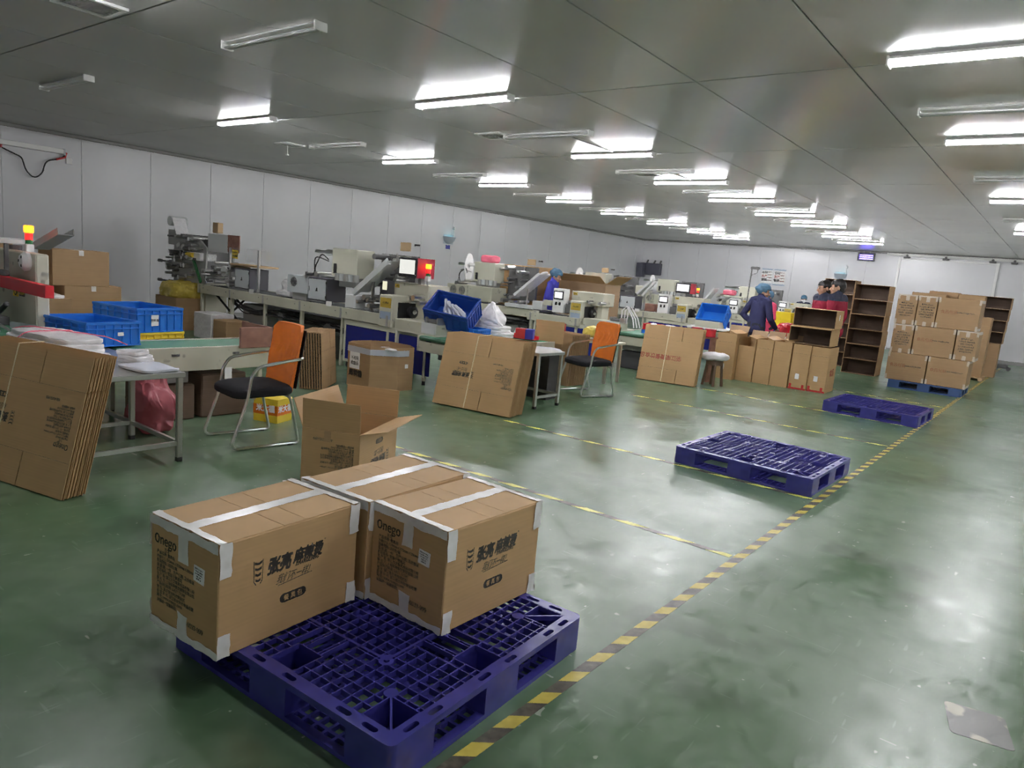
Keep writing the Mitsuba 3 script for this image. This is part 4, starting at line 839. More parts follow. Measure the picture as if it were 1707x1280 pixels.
part('tray', G().bb(-11.05, -10.15, y0 + .05, y0 + .4, 1.22, 1.25, .004), 'm_wood', k); part('cover_post', G().bb(-10.2, -10.16, y0 + .04, y0 + .07, .84, 1.5), 'm_steel', k); part('cover_post', G().bb(-11.03, -11.0, y0 + .04, y0 + .07, .84, 1.5), 'm_steel', k)
plate(k, 'warning_sign', .17, .14, face((-10.86, y0 + .048, 1.40), (1, 0, 0), (0, 0, 1)), 'm_yellow', '注意安全|请勿触摸', .03)
part('wide_roll', G().cyl((-11.2, y0 + .05, 1.10), (-11.2, y0 + .35, 1.10), .09, 18), 'm_acryl', k, smooth=40); part('green_guide', G().box((-11.95, y0 - .01, 1.05), (.06, .02, .46), 0, Rm(0, -35, 0)), 'm_green', k)
k = thing('waste_carton', 'brown carton with a gold film liner under the film printer', 'carton', (-12.42, y0 - .02, 0))
part('body', G().prism(sbox(-.36, -.3, .36, .3).difference(sbox(-.35, -.29, .35, .29)), .56, MX((0, 0, .003))).bb(-.36, .36, -.3, .3, 0, .01), 'm_card_brown', k)
part('gold_liner', pillow(.66, .60, .34, 87, .07, 8, .6).apply_translation((.03, -.02, .66)), 'm_gold_film', k, smooth=30)

# third row
y0 = 11.0
k = machine('packing machine with white reel disc, pink bag on its cabinet and white control pillar', y0)
line_frame(k, y0, -10.3, -7.95, .82); line_frame(k, y0 - .02, -8.2, -7.0, .78); sealer_end(k, y0)
tower(k, y0, -9.55, True, True); pillar(k, y0); head(k, y0, -7.42, -6.72)
chute(k, y0 + .05, -8.60, 1.04, -8.03, 1.50, .34, 'm_film'); part('film_strip', pillow(.78, .26, .05, 91, .015, 9, .5).apply_transform(MX((-8.31, y0 + .22, 1.31), Rm(0, -39, 0))), 'm_film', k, smooth=20)
part('feed_box', G().bb(-8.13, -7.90, y0 + .02, y0 + .2, .84, 1.0, .004), 'm_acryl', k); part('small_panel', G().bb(-7.9, -7.71, y0 + .05, y0 + .14, .94, 1.04, .004), 'm_cream_plain', k)
part('feed_trough', G().bb(-8.75, -8.1, y0 - .05, y0 + .16, .83, .90, .004), 'm_acryl', k); rollers(k, -9.0, -8.4, y0 + .02, y0 + .3, .88, 1.05, 12, 14)
under(k, y0, -10.2, -8.0, 6); counter(k, -8.62, y0 + .55, 1.72)
k = thing('carton', 'closed brown carton standing behind the white film chute, lower of two', 'carton', (-9.15, 12.05, 0)); part('body', G().bb(-.42, .55, -.3, .3, .42, 1.06, .004), 'm_card', k); part('base', G().bb(-.42, .55, -.3, .3, 0, .42, .004), 'm_card_brown', k)
g = G().text('餐饮包装', .12, face((.30, -.3005, .8), (1, 0, 0), (0, 0, 1)), 1); part('brand_print', g, 'm_print_red', k)
k = thing('carton', 'closed brown carton stacked behind the white film chute, upper of two', 'carton', (-9.15, 12.05, 1.061)); part('body', G().bb(-.5, .5, -.3, .3, 0, .58, .004), 'm_card', k)
k = thing('carton', 'open brown carton with spread flaps behind the woman in blue', 'carton', (-8.1, 12.75, 0)); part('body', G().prism(sbox(-.5, -.3, .7, .3).difference(sbox(-.49, -.29, .69, .29)), 1.42, MX((0, 0, .01))), 'm_card_inner', k)
part('flap', G().bb(-.5, .7, 0, .006, 0, .3, 0, MX((0, -.3, 1.42), Rm(62, 0, 0))), 'm_card', k); part('flap', G().bb(0, .006, -.3, .3, 0, .3, 0, MX((.7, 0, 1.42), Rm(0, 55, 0))), 'm_card', k); part('flap', G().bb(0, .006, -.3, .3, 0, .3, 0, MX((-.5, 0, 1.42), Rm(0, -60, 0))), 'm_card', k)

# fourth row
y0 = 15.5
k = machine('packing machine with one dark control box, white reels and a lit monitor, fourth row', y0)
line_frame(k, y0, -10.2, -7.0, .83); sealer_end(k, y0); tower(k, y0, -9.7, True, False, (.62, .38)); beacon(k, -9.62, y0 + .1, 1.27)
part('beacon_post', G().cyl((-9.62, y0 + .1, 1.14), (-9.62, y0 + .1, 1.27), .012, 8), 'm_steel', k)
control_box(k, -8.78, -8.34, y0, .35, .85, 1.16); pillar(k, y0, -7.75, -7.48); head(k, y0, -7.47, -6.72)
chute(k, y0 + .2, -8.42, 1.2, -8.08, 1.54, .3); chute(k, y0 + .2, -8.27, 1.17, -7.98, 1.52, .05)
m_ = part('monitor', G().bb(-7.47, -7.10, y0 + .3, y0 + .45, 1.34, 1.58, .006), 'm_box_dark', k); part('red_side', G().bb(-7.102, -7.094, y0 + .3, y0 + .6, 1.34, 1.58), 'm_red_dark', m_); screen(m_, -7.46, -7.11, y0 + .3, 1.35, 1.57, 2.2)
part('monitor_arm', G().bb(-7.32, -7.26, y0 + .35, y0 + .42, 1.2, 1.36), 'm_greysteel', k); beacon(k, -6.95, y0 + .4, 1.29, .9); part('beacon_post', G().cyl((-6.95, y0 + .4, 1.2), (-6.95, y0 + .4, 1.29), .012, 8), 'm_steel', k)
part('tall_stand', G().cyl((-8.68, y0 + .5, .83), (-8.66, y0 + .5, 1.5), .018, 8), 'm_machine_dark', k); part('parts_box', G().bb(-8.6, -8.3, y0 + .4, y0 + .6, 1.22, 1.42, .01), 'm_cream_plain', k)
counter(k, -9.6, y0 + .55, 1.72); part('feed_box', G().bb(-8.10, -7.84, y0 + .05, y0 + .25, .84, 1.02, .004), 'm_rust', k); rollers(k, -9.0, -8.8, y0 + .05, y0 + .25, .86, 1.1, 6, 21)
# fifth row
y0 = 19.8
k = machine('packing machine with steep chute and pink bag, fifth row behind the tilted crate', y0)
line_frame(k, y0, -10.3, -6.6, .83); tower(k, y0, -9.8, True, False); pillar(k, y0, -7.70, -7.42, .85, 1.26); head(k, y0, -7.42, -6.8)
chute(k, y0 + .1, -8.55, .98, -8.2, 1.50, .34, 'm_film'); rollers(k, -8.2, -7.7, y0 + .2, y0 + .5, 1.15, 1.36, 9, 31); part('shelf', G().bb(-8.2, -7.4, y0 + .3, y0 + .6, 1.30, 1.34), 'm_cream_plain', k)
part('pink_bag', pillow(.36, .26, .15, 93, .02, 8, .5).apply_translation((-7.88, y0 + .45, 1.42)), 'm_pink', k, smooth=True); part('monitor', G().bb(-10.3, -9.6, y0 + .3, y0 + .36, 1.3, 1.62), 'm_acryl', k)
sealer_end(k, y0)
# sixth row, far
y0 = 23.4
k = machine('small pale packing machine beyond the yellow crates, in the farthest row', y0)
line_frame(k, y0, -9.0, -6.5, .83); pillar(k, y0, -7.45, -7.18, .85, 1.28); head(k, y0, -7.18, -6.6); tower(k, y0, -8.6, False, False); sealer_end(k, y0)

# nearest row, cut by the left edge of the frame
y0 = 2.2
k = machine('nearest packing machine with lit signal lamp and red guard at the left edge', y0)
part('upper_cabinet', G().bb(-7.9, -6.66, y0, y0 + .10, .72, 1.36, .012), 'm_cream', k)
part('base', G().bb(-8.6, -6.80, y0 - .05, y0 + .15, .05, .58, .01), 'm_cream_plain', k)
part('red_guard', G().bb(-8.2, -6.05, y0 - .14, y0 - .08, 1.055, 1.15, .004), 'm_red', k)
part('guard_arm', G().bb(-7.06, -7.03, y0 - .1, y0 - .07, 1.12, 1.42, .003), 'm_machine_dark', k); part('guard_knob', pillow(.2, .06, .06, 5, .003, 5, .7).apply_translation((-7.08, y0 - .1, 1.17)), 'm_machine_dark', k, smooth=True)
b = part('white_dial', G().lathe([(0, 0), (.075, 0), (.08, .03), (.05, .06), (0, .06)], 22, face((-6.80, y0 - .002, 1.29), (1, 0, 0), (0, 0, 1))), 'm_white', k, smooth=40)
for a in range(3): part('hole', G().cyl((-6.80 + .04 * math.cos(a * 2.1 + 1), y0 - .064, 1.29 + .04 * math.sin(a * 2.1 + 1)), (-6.80 + .04 * math.cos(a * 2.1 + 1), y0 - .03, 1.29 + .04 * math.sin(a * 2.1 + 1)), .012, 10), 'm_black', b)
beacon(k, -7.10, y0 + .1, 1.355, 1.0)
plate(k, 'warning_sign', .13, .11, face((-7.12, y0 - .0005, 1.03), (1, 0, 0), (0, 0, 1)), 'm_yellow'); part('no_touch_mark', G().prism(unary_union([Point(0, 0).buffer(.045, 16).difference(Point(0, 0).buffer(.035, 16)), affinity.rotate(sbox(-.04, -.005, .04, .005), -45)]), .001, face((-7.12, y0 - .002, 1.03), (1, 0, 0), (0, 0, 1))), 'm_black', k)
plate(k, 'warning_sign', .13, .085, face((-6.97, y0 - .0006, 1.03), (1, 0, 0), (0, 0, 1)), 'm_black', '危险|请勿伸手', .022, 'm_yellow')
part('top_shelf', G().bb(-8.4, -7.72, y0 + .02, y0 + .45, 1.40, 1.44, .004), 'm_white', k); part('spring_post', G().cyl((-7.42, y0 + .1, 1.22), (-7.42, y0 + .1, 1.4), .05, 14), 'm_machine_dark', k)
part('belt', G().bb(-9.0, -6.43, y0 - .35, y0 - .02, .72, .745), 'm_belt', k); part('belt_frame', G().bb(-9.0, -6.5, y0 - .38, y0 - .02, .62, .715, .005), 'm_machine_dark', k); part('guide_rail', G().cyl((-7.2, y0 - .3, .80), (-6.40, y0 - .34, .77), .012, 8), 'm_steel', k); part('guide_rail', G().cyl((-7.2, y0 - .22, .80), (-6.45, y0 - .26, .77), .012, 8), 'm_steel', k)
part('clamp_motor', G().cyl((-7.25, y0 - .2, .86), (-7.02, y0 - .2, .86), .055, 16).cyl((-7.02, y0 - .2, .86), (-6.97, y0 - .2, .86), .03, 12), 'm_steel', k, smooth=40); part('clamp_base', G().bb(-7.2, -6.95, y0 - .26, y0 - .1, .745, .815, .005), 'm_machine_dark', k)
part('lever', G().tube([(-6.95, y0 - .2, .87), (-6.85, y0 - .2, .87), (-6.68, y0 - .2, .95)], .02, 8), 'm_black', k, smooth=40); part('drive_wheel', G().cyl((-7.9, y0 - .2, .95), (-7.62, y0 - .2, .95), .16, 20), 'm_black', k, smooth=40)
Mc = MX((-7.60, y0 + .3, 1.37), Rm(0, -15, 0)); part('chute', G().bb(0, .60, 0, .12, 0, .006, 0, Mc).bb(0, .60, .12, .126, 0, .06, 0, Mc).bb(0, .60, -.006, 0, 0, .06, 0, Mc), 'm_greysteel', k)
part('plate_bracket', G().prism(sbox(-.14, -.1, .14, .1).buffer(.02), .006, face((-6.62, y0 - .1, .68), (.9, .3, 0), (0, 0, 1))), 'm_panel_grey', k); part('green_bracket', G().bb(-6.44, -6.41, y0 - .2, y0 - .1, .5, .72).bb(-6.4, -6.2, y0 - .12, y0 - .1, .58, .74), 'm_green', k)
# cartons stacked by the wall behind it
def plain_carton(label, x0, x1, y0, y1, z0, z1, m='m_card', tape=True, group=None):
    k = thing('carton', label, 'carton', ((x0 + x1) / 2, (y0 + y1) / 2, z0), 0, group)
    w, l, h = x1 - x0, y1 - y0, z1 - z0
    part('body', G().bb(-w / 2, w / 2, -l / 2, l / 2, 0, h - .003, .004), m, k)
    for s in (-1, 1): part('top_flap', G().bb(-w / 2 + .002, w / 2 - .002, min(0, s * l / 2) + .001, max(0, s * l / 2) - .001, h - .003, h, .001), m, k)
    if tape: part('tape', G().bb(w / 2, w / 2 + .0008, -.03, .03, h - .07, h).bb(-w / 2, w / 2, -.03, .03, h, h + .0006), 'm_tape', k)
    return k
plain_carton('big closed brown carton on top of the stack by the left wall', -10.98, -10.5, 3.66, 4.36, .831, 1.30, 'm_card_brown')
plain_carton('brown carton under the biggest one of the stack by the left wall', -11.1, -10.5, 3.80, 4.52, 0, .83, 'm_card_brown')
plain_carton('low brown carton covered with film by the left wall', -10.95, -10.2, 3.05, 3.78, 0, .68, 'm_card_brown', False)
part('film_cover', pillow(.72, .66, .06, 97, .02, 8, .4).apply_translation((0, 0, .70)), 'm_film', [k for k in PL if k.startswith('carton')][-1], smooth=20)
plain_carton('tall brown carton half hidden behind the nearest machine, left of the stack', -10.9, -10.3, 2.4, 3.03, 0, 1.27, 'm_card_brown', False)
plain_carton('brown carton stacked far left behind the nearest machine', -12.0, -11.4, 2.7, 3.5, 0, 1.31, 'm_card_brown', False)

# ---------------------------------------------------------------- row of open cartons on the floor
def open_tall(label, x, y, w, l, h, rz=0, cut=0, red=False, paper=False, flaps=True):
    k = thing('carton', label, 'carton', (x, y, 0), rz, 'open cartons standing in a row on the floor')
    t = .006; g = G().bb(-w / 2, w / 2, -l / 2, l / 2, .001, t)
    for s in (-1, 1): g.bb(s * w / 2, s * (w / 2 - t), -l / 2, l / 2, .001, h, .001)
    g.bb(-w / 2 + t, w / 2 - t, l / 2 - t, l / 2, .001, h, .001).bb(-w / 2 + t, w / 2 - t, -l / 2, -l / 2 + t, .001, h - cut, .001)
    part('body', g, 'm_card', k)
    if not cut: part('crease', G().bb(-w / 2 + .002, w / 2 - .002, -l / 2 - .0006, -l / 2, h - .155, h - .152), 'm_card_edge', k)
    if flaps:
        part('flap', G().bb(-w / 2, w / 2, 0, t, 0, .15, 0, MX((0, l / 2 - t, h), Rm(-35, 0, 0))), 'm_card_inner', k)
        part('flap', G().bb(0, t, -l / 2, l / 2, 0, .14, 0, MX((w / 2 - t, 0, h), Rm(0, -70, 0))), 'm_card', k)
    if red:
        part('red_tape', G().bb(-w / 2, w / 2, -l / 2 - .001, -l / 2, .002, .03), 'm_tape_red', k)
        for q in (-.11, .09): part('red_tape', G().bb(q - .02, q + .02, -l / 2 - .0012, -l / 2, .03, .09), 'm_tape_red', k)
    if paper: plate(k, 'paper_label', .065, .09, face((-.02, -l / 2 - .0006, .22), (1, 0, 0), (0, 0, 1)), 'm_paper')
    return k
open_tall('open carton at the left end of the row, beside the padded stool', -4.62, 12.30, .34, .56, .80, 2, paper=True)
open_tall('open carton with its front cut low and a pale flap, third from the right stack', -4.30, 12.45, .285, .56, .745, 1, .13)
open_tall('open carton second from the red taped pair in the row on the floor', -4.005, 12.48, .285, .56, .76, 1)
open_tall('open carton directly left of the red taped pair in the row on the floor', -3.71, 12.50, .29, .56, .76, 1)
open_tall('left one of the two red taped cartons under the open shelf cartons', -3.405, 12.54, .285, .58, .755, 1, red=True, paper=True, flaps=False)
k = open_tall('right one of the two red taped cartons under the open shelf cartons', -3.115, 12.58, .285, .58, .75, 1, red=True, paper=True, flaps=False)
g = G().text('食品', .10, face((.1435, .02, .33), (0, 1, 0), (0, 0, 1)), 1); part('brand_print', g, 'm_print_red', k)
def lying_box(label, x0, x1, y0, d, z0, z1, rz=0, name='carton', m='m_card', tag=False, group=None):
    """a carton lying on its side, open towards the camera side (-y)"""
    k = thing('carton', label, 'carton', ((x0 + x1) / 2, y0, z0), rz, group)
    w, h, t = x1 - x0, z1 - z0 - .002, .007
    g = G().bb(-w / 2, w / 2, 0, d, .001, t).bb(-w / 2, w / 2, 0, d, h - t, h, .002).bb(-w / 2, -w / 2 + t, 0, d, t, h - t).bb(w / 2 - t, w / 2, 0, d, t, h - t)
    part('body', g, m, k); part('bottom', G().bb(-w / 2 + t, w / 2 - t, d - t, d, t, h - t), 'm_card_dark', k); part('lining', G().bb(-w / 2 + t, w / 2 - t, .03, d - t, t, t + .002).bb(-w / 2 + t, w / 2 - t, .03, d - t, h - t - .002, h - t).bb(-w / 2 + t, -w / 2 + t + .002, .03, d - t, t, h - t).bb(w / 2 - t - .002, w / 2 - t, .03, d - t, t, h - t), 'm_card_dark', k)  # dark bottom and inner sheets: shade inside the box put into the colour
    part('flap', G().bb(-w / 2 + .002, w / 2 - .002, -.17, 0, 0, .006, 0, MX((0, 0, .001), Rm(6, 0, 0))), m, k) if tag != 'noflap' else None
    if tag is True: plate(k, 'paper_label', .05, .09, face((w / 2 + .0006, d * .45, h * .62), (0, 1, 0), (0, 0, 1)), 'm_paper')
    return k
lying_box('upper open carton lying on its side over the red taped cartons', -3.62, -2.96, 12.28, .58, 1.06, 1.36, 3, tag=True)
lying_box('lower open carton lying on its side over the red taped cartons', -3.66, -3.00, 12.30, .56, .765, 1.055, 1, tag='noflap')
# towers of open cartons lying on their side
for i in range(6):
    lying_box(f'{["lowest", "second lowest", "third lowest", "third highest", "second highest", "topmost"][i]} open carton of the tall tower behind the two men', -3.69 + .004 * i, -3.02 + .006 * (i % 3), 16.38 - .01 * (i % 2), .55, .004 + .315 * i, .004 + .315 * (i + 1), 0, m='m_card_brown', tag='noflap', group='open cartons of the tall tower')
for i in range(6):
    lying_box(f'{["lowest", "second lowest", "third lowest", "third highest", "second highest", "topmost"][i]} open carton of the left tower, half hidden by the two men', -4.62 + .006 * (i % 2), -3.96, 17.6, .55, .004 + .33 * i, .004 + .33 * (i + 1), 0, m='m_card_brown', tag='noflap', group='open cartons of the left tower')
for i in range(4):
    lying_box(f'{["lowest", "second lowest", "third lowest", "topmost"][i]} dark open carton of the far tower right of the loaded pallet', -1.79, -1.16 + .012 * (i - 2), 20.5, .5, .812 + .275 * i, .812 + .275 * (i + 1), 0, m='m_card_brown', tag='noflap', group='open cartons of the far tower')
plain_carton('tall carton under the far tower right of the loaded pallet', -1.72, -1.22, 20.5, 21.0, 0, .81, 'm_card_brown', False)
plain_carton('tall carton behind the loaded pallet, beside the far tower', -1.78, -1.38, 19.2, 19.7, .07, 1.42, 'm_card_brown', False)
solo('wood_pallet', G().bb(-.5, .5, -.4, .4, .05, .068).bb(-.5, -.42, -.4, .4, 0, .05).bb(.42, .5, -.4, .4, 0, .05).bb(-.04, .04, -.4, .4, 0, .05), 'm_wood', 'low wooden pallet behind the loaded blue pallet', 'pallet', (-1.83, 19.4, 0))
for i, (x0, x1, z) in enumerate(((-3.2, -2.45, 1.93), (-2.9, -2.25, 2.0), (-2.2, -1.65, 1.97))):
    plain_carton(f'{["left", "middle", "right"][i]} one of the tall brown cartons rising behind the loaded pallet', x0, x1 - .01, 20.2 + .5 * (i == 1), 20.68 + .5 * (i == 1), 0, z - .06, 'm_card_brown', False)
solo('hand_truck_base', G().bb(-.12, .12, -.2, .2, .06, .16, .02).cyl((-.15, -.12, .05), (-.15, .12, .05), .05).cyl((.15, -.12, .05), (.15, .12, .05), .05), 'm_machine_dark', 'small dark trolley on the floor at the foot of the far tower', 'trolley', (-1.25, 23.6, 0))
# ---------------------------------------------------------------- loaded pallet
dup(PA, 'blue pallet under the stack of eight taped cartons at the far right', (-1.91, 15.47, .0015), 0, swap={'m_pallet': 'm_pallet_teal'})
def stack_carton(label, x0, x1, z0, z1, long, y=14.95, d=.62):
    k = thing('carton', label, 'carton', ((x0 + x1) / 2, y, z0), 0, 'taped cartons of the loaded pallet')
    w, h = x1 - x0, z1 - z0; part('body', G().bb(-w / 2, w / 2, 0, d, 0, h, .006), 'm_card_brown', k)
    for z in ((0, .09), (h - .09, h)):
        for sx in (-1, 1): part('corner_tape', G().bb(sx * w / 2 - (.035 if sx > 0 else 0), sx * w / 2 + (.035 if sx < 0 else 0), -.0012, 0, *z), 'm_tape_dim', k)
    if not long: part('end_tape', G().bb(-w / 2 + .01, w / 2 - .01, -.0014, 0, h - .025, h), 'm_tape_dim', k)
    for z in ((0, .05), (h - .05, h)): part('edge_tape', G().bb(w / 2, w / 2 + .0012, 0, d, *z), 'm_tape_dim', k)
    F = face((0, -.0008, h * .55), (1, 0, 0), (0, 0, 1))
    if long:
        part('brand_print', G().text('食品包装', .05, F @ MX((-.14, 0, 0)), 1), 'm_print_orange', k); part('brand_print', G().text('www.onego.com', .026, F @ MX((.11, -.005, 0)), 1), 'm_print', k)
    else:
        part('seam_tape', G().bb(-.03, .03, -.0018, 0, h - .11, h), 'm_tape_dim', k); part('seam_tape', G().bb(-.03, .03, -.0014, 0, 0, .08), 'm_tape_dim', k); g = G()
        for i, s in enumerate(('餐具包 Onego', '产品名称: 餐具包装', '规格: 300包/箱', '生产日期: 见合格证', '全国统一客服热线', '400-0033-999')): g.text(s, .022, F @ MX((0, .09 - .045 * i, 0)), 1)
        part('product_print', g, 'm_print', k)
z1, z2, z3, z4 = .15, .663, 1.195, 1.745
stack_carton('bottom left carton of the loaded blue pallet', -2.585, -1.935, z1, z2 - .004, True)
stack_carton('bottom right carton of the loaded blue pallet', -1.915, -1.275, z1, z2 - .004, True)
stack_carton('narrow carton at the left of the middle layer on the loaded pallet', -2.575, -2.235, z2, z3 - .004, False)
stack_carton('wide carton in the middle layer of the loaded pallet', -2.215, -1.565, z2, z3 - .004, True)
stack_carton('narrow carton at the right of the middle layer on the loaded pallet', -1.545, -1.21, z2, z3 - .004, False)
stack_carton('narrow carton at the left end of the top layer on the loaded pallet', -2.585, -2.26, z3, z4, False)
stack_carton('second narrow carton of the top layer on the loaded pallet', -2.245, -1.935, z3, z4, False)
stack_carton('wide carton at the right of the top layer on the loaded pallet', -1.92, -1.26, z3, z4, True)
plain_carton('carton lying behind the front ones on the loaded pallet', -2.5, -1.3, 15.58, 16.0, .15, 1.70, 'm_card', True)

# ---------------------------------------------------------------- stool, spools, crates and bags on the lines
k = thing('stool', 'round wooden stool with a white padded seat, in front of the carton row', 'stool', (-4.36, 10.98, 0))
for a in range(4):
    c, s = math.cos(a * math.pi / 2 + .5), math.sin(a * math.pi / 2 + .5); part('leg', G().cyl((.15 * c, .15 * s, 0), (.11 * c, .11 * s, .40), .022, 8, .02), 'm_wood_dark', k)
part('apron', G().lathe([(.0, .34), (.135, .34), (.135, .42), (0, .42)], 20), 'm_wood_dark', k, smooth=40)
part('padded_seat', pillow(.40, .40, .12, 7, .02, 9, .55).apply_translation((0, 0, .47)), 'm_film', k, smooth=True)
mat('m_wood_dark', (0.10, 0.06, 0.035), 0.5)
def spool(label, x, y, z):
    k = thing('red_spool', label, 'spool', (x, y, z), 0, 'red spools on the strapped bundle'); part('winding', G().lathe([(.0, 0), (.085, 0), (.085, .13), (0, .13)], 20), 'm_red', k, smooth=40)
    part('rim', G().lathe([(.05, 0), (.092, 0), (.092, .012), (.05, .012)], 20).lathe([(.05, .118), (.092, .118), (.092, .13), (.05, .13)], 20), 'm_red_dark', k, smooth=40)
solo('board_shelf', G().bb(-.5, .42, -.12, .12, 0, .03, .004).bb(-.48, -.45, -.1, .1, -.72, 0).bb(.37, .40, -.1, .1, -.72, 0), 'm_rust', 'brown board behind the bundle with red print, carrying two red spools', 'board', (-4.95, 11.3, .72))
spool('left one of two red spools behind the bundle with red print', -4.83, 11.22, .751); spool('right one of two red spools behind the bundle with red print', -4.60, 11.24, .751)
def strip(label, x, y, z, w, l, m, rz=0): solo('paper_roll', pillow(w, l, .05, int(x * 10) % 50, .012, 9, .6).apply_translation((0, 0, .025)), m, label, 'paper', (x, y, z), rz, smooth=True)
strip('crumpled white paper strip hanging over the bundle with red print', -5.33, 10.62, .845, .10, .30, 'm_film', 20)
strip('white paper scrap on top of the bundle with red print', -5.05, 10.66, .845, .14, .16, 'm_film')
crate('tilted dark blue crate leaning over the end of the second line', None, 0, .62, .44, .26, 'm_blue_deep', M=face((-6.22, 6.74, .955), (.94, .32, -.10), (-.22, .80, .55)) @ MX((0, 0, -.12)))
for i in range(5): solo('foil_strip', pillow(.05, .26, .06, 120 + i, .03, 9, .6), 'm_film_grey', 'silver film offcuts inside the tilted dark blue crate', 'film scrap', M=face((-6.32 + .07 * i, 6.72 - .01 * i, .985), (.5, .7, .2 * i), (-.2, .5, .9)), smooth=True, group='silver film offcuts')
crate('small blue crate on the second conveyor beside the clear film heap', (-5.98, 6.86, .658), 6, .40, .30, .13)
solo('red_tray', G().bb(-.36, .36, -.07, .07, 0, .01, .002).bb(-.36, .36, -.07, -.06, .01, .05).bb(-.36, .36, .06, .07, .01, .05), 'm_red', 'long red tray on the second conveyor behind the small blue crate', 'tray', (-5.95, 7.72, .652), 4)
solo('paper_board', G().bb(-.21, .21, 0, .012, 0, .30, .001), 'm_card', 'brown cardboard sheet standing behind the film heap on the second conveyor', 'cardboard', (-5.55, 7.98, .62), 12)
def small_box(label, x, y, z, cols, rz=0, s=.1):
    k = thing('small_box', label, 'box', (x, y, z), rz); part('body', G().bb(-s, 0, -s / 2, s / 2, 0, s, .003), cols[0], k); part('half', G().bb(0.001, s * .8, -s / 2, s / 2, 0, s, .003), cols[1], k)
small_box('small orange and blue box on the strapped bundle at the second conveyor', -4.68, 6.28, .83, ('m_tape_red', 'm_cab_blue2'), 25, .11)
mat('m_cab_blue2', (0.03, 0.035, 0.30), 0.45)
small_box('small dark red and white box on the upright bundle', -5.86, 8.66, .735, ('m_white', 'm_red_dark'), 10, .11)
solo('gold_bag', pillow(.62, .36, .20, 131, .05, 5, .6).apply_translation((0, 0, .10)), 'm_gold_film', 'open gold film bag lying beside the upright bundle', 'bag', (-5.55, 9.35, .62), -18, smooth=20)
k = thing('side_table', 'grey table under the gold film bag', 'table', (-5.6, 9.35, 0)); part('table_top', G().bb(-.36, .36, -.24, .24, .58, .615, .004), 'm_cream_plain', k)
for x in (-.3, .3):
    for y in (-.2, .2): part('leg', G().bb(x - .02, x + .02, y - .02, y + .02, 0, .58), 'm_steel', k)
crate('small red crate on the third conveyor', (-5.75, 11.45, .72), 5, .30, .26, .11, 'm_red'); crate('small blue crate under the red one on the third conveyor', (-5.75, 11.45, .655), 5, .32, .28, .062)
for i in range(3): solo('white_strip', G().tube(nz([(-.05 + .05 * i, 0, 0), (-.07 + .06 * i, 0, .22), (.0 + .05 * i, 0, .30), (.16 + .05 * i, .0, .12), (.22 + .05 * i, 0, -.05)], .03, 5, i), .012, 5), 'm_film', 'white film strip hanging in a loop beside the third line', 'film scrap', (-6.2, 11.2, .78), 0, group='hanging white film strips', smooth=True)
crate('tilted bright blue crate on the end of the fourth line', None, 0, .60, .42, .28, 'm_blue', M=face((-5.90, 14.55, .87), (1, .05, 0), (0, .62, .78)))
solo('end_tray_box', G().bb(-.28, .24, -.15, .15, 0, .13, .008), 'm_cream_plain', 'beige tray box in front of the tilted bright blue crate', 'tray', (-5.86, 14.25, .72)); 
k = thing('side_table', 'pale table carrying the beige tray box and tilted blue crate', 'table', (-5.86, 14.45, 0)); part('table_top', G().bb(-.45, .45, -.35, .35, .68, .72, .004), 'm_white', k)
for x in (-.4, .4):
    for y in (-.3, .3): part('leg', G().bb(x - .02, x + .02, y - .02, y + .02, 0, .68), 'm_cream_plain', k)
k = thing('work_table', 'table with a white top behind the woman in the navy jacket', 'table', (-4.75, 14.2, 0)); part('table_top', G().bb(-.55, .6, -.32, .32, .70, .735, .004), 'm_white', k)
for x in (-.5, .55):
    for y in (-.28, .28): part('leg', G().bb(x - .02, x + .02, y - .02, y + .02, 0, .70), 'm_steel', k)
for i in range(2): crate(f'{["lower", "upper"][i]} bright yellow crate of the pile beside the navy jacket', (-5.1, 16.5, .80 + .17 * i), 0, .44, .36, .165, 'm_yellow_bright')
mat('m_yellow_bright', (0.85, 0.66, 0.02), 0.4)
k = thing('side_table', 'table under the bright yellow crates', 'table', (-5.1, 16.5, 0)); part('table_top', G().bb(-.5, .5, -.3, .3, .76, .80, .004), 'm_cream_plain', k)
for x in (-.45, .45):
    for y in (-.26, .26): part('leg', G().bb(x - .02, x + .02, y - .02, y + .02, 0, .76), 'm_steel', k)
solo('red_bag', pillow(.34, .26, .26, 141, .05, 6, .75).apply_translation((0, 0, .12)), 'm_red', 'crumpled red plastic bag beside the open shelf cartons', 'bag', (-4.32, 14.2, .735), smooth=20)
solo('green_box', G().bb(-.15, .15, -.1, .1, 0, .07, .006), 'm_yellow_bright', 'low yellow box beside the grey pole', 'box', (-4.95, 13.05, .6)); 
plain_carton('carton under the low yellow box beside the grey pole', -5.2, -4.66, 12.9, 13.2, 0, .60, 'm_card', False)
k = thing('work_lamp', 'dark lamp on a tall grey pole beside the navy jacket', 'lamp', (-5.08, 14.0, 0))
part('pole', G().cyl((0, 0, .02), (0, 0, 1.06), .02, 10), 'm_cream_plain', k); part('rod', G().cyl((0, 0, 1.06), (0.02, 0, 2.0), .012, 8), 'm_machine_dark', k); part('lamp_head', G().bb(0, .17, -.03, .03, 1.97, 2.02, .006), 'm_machine_dark', k)
part('cable', G().tube(rpath([(.14, 0, 1.97), (.13, 0, 1.9), (.03, 0, 1.86), (.01, 0, 1.8)], .05), .005, 6), 'm_black', k); part('foot', G().lathe([(0, 0), (.14, 0), (.13, .02), (0, .025)], 16), 'm_machine_dark', k)
plain_carton('dark topped carton behind the open cartons, below the navy jacket', -4.28, -3.92, 13.55, 13.9, 0, .66, 'm_card_brown', False)

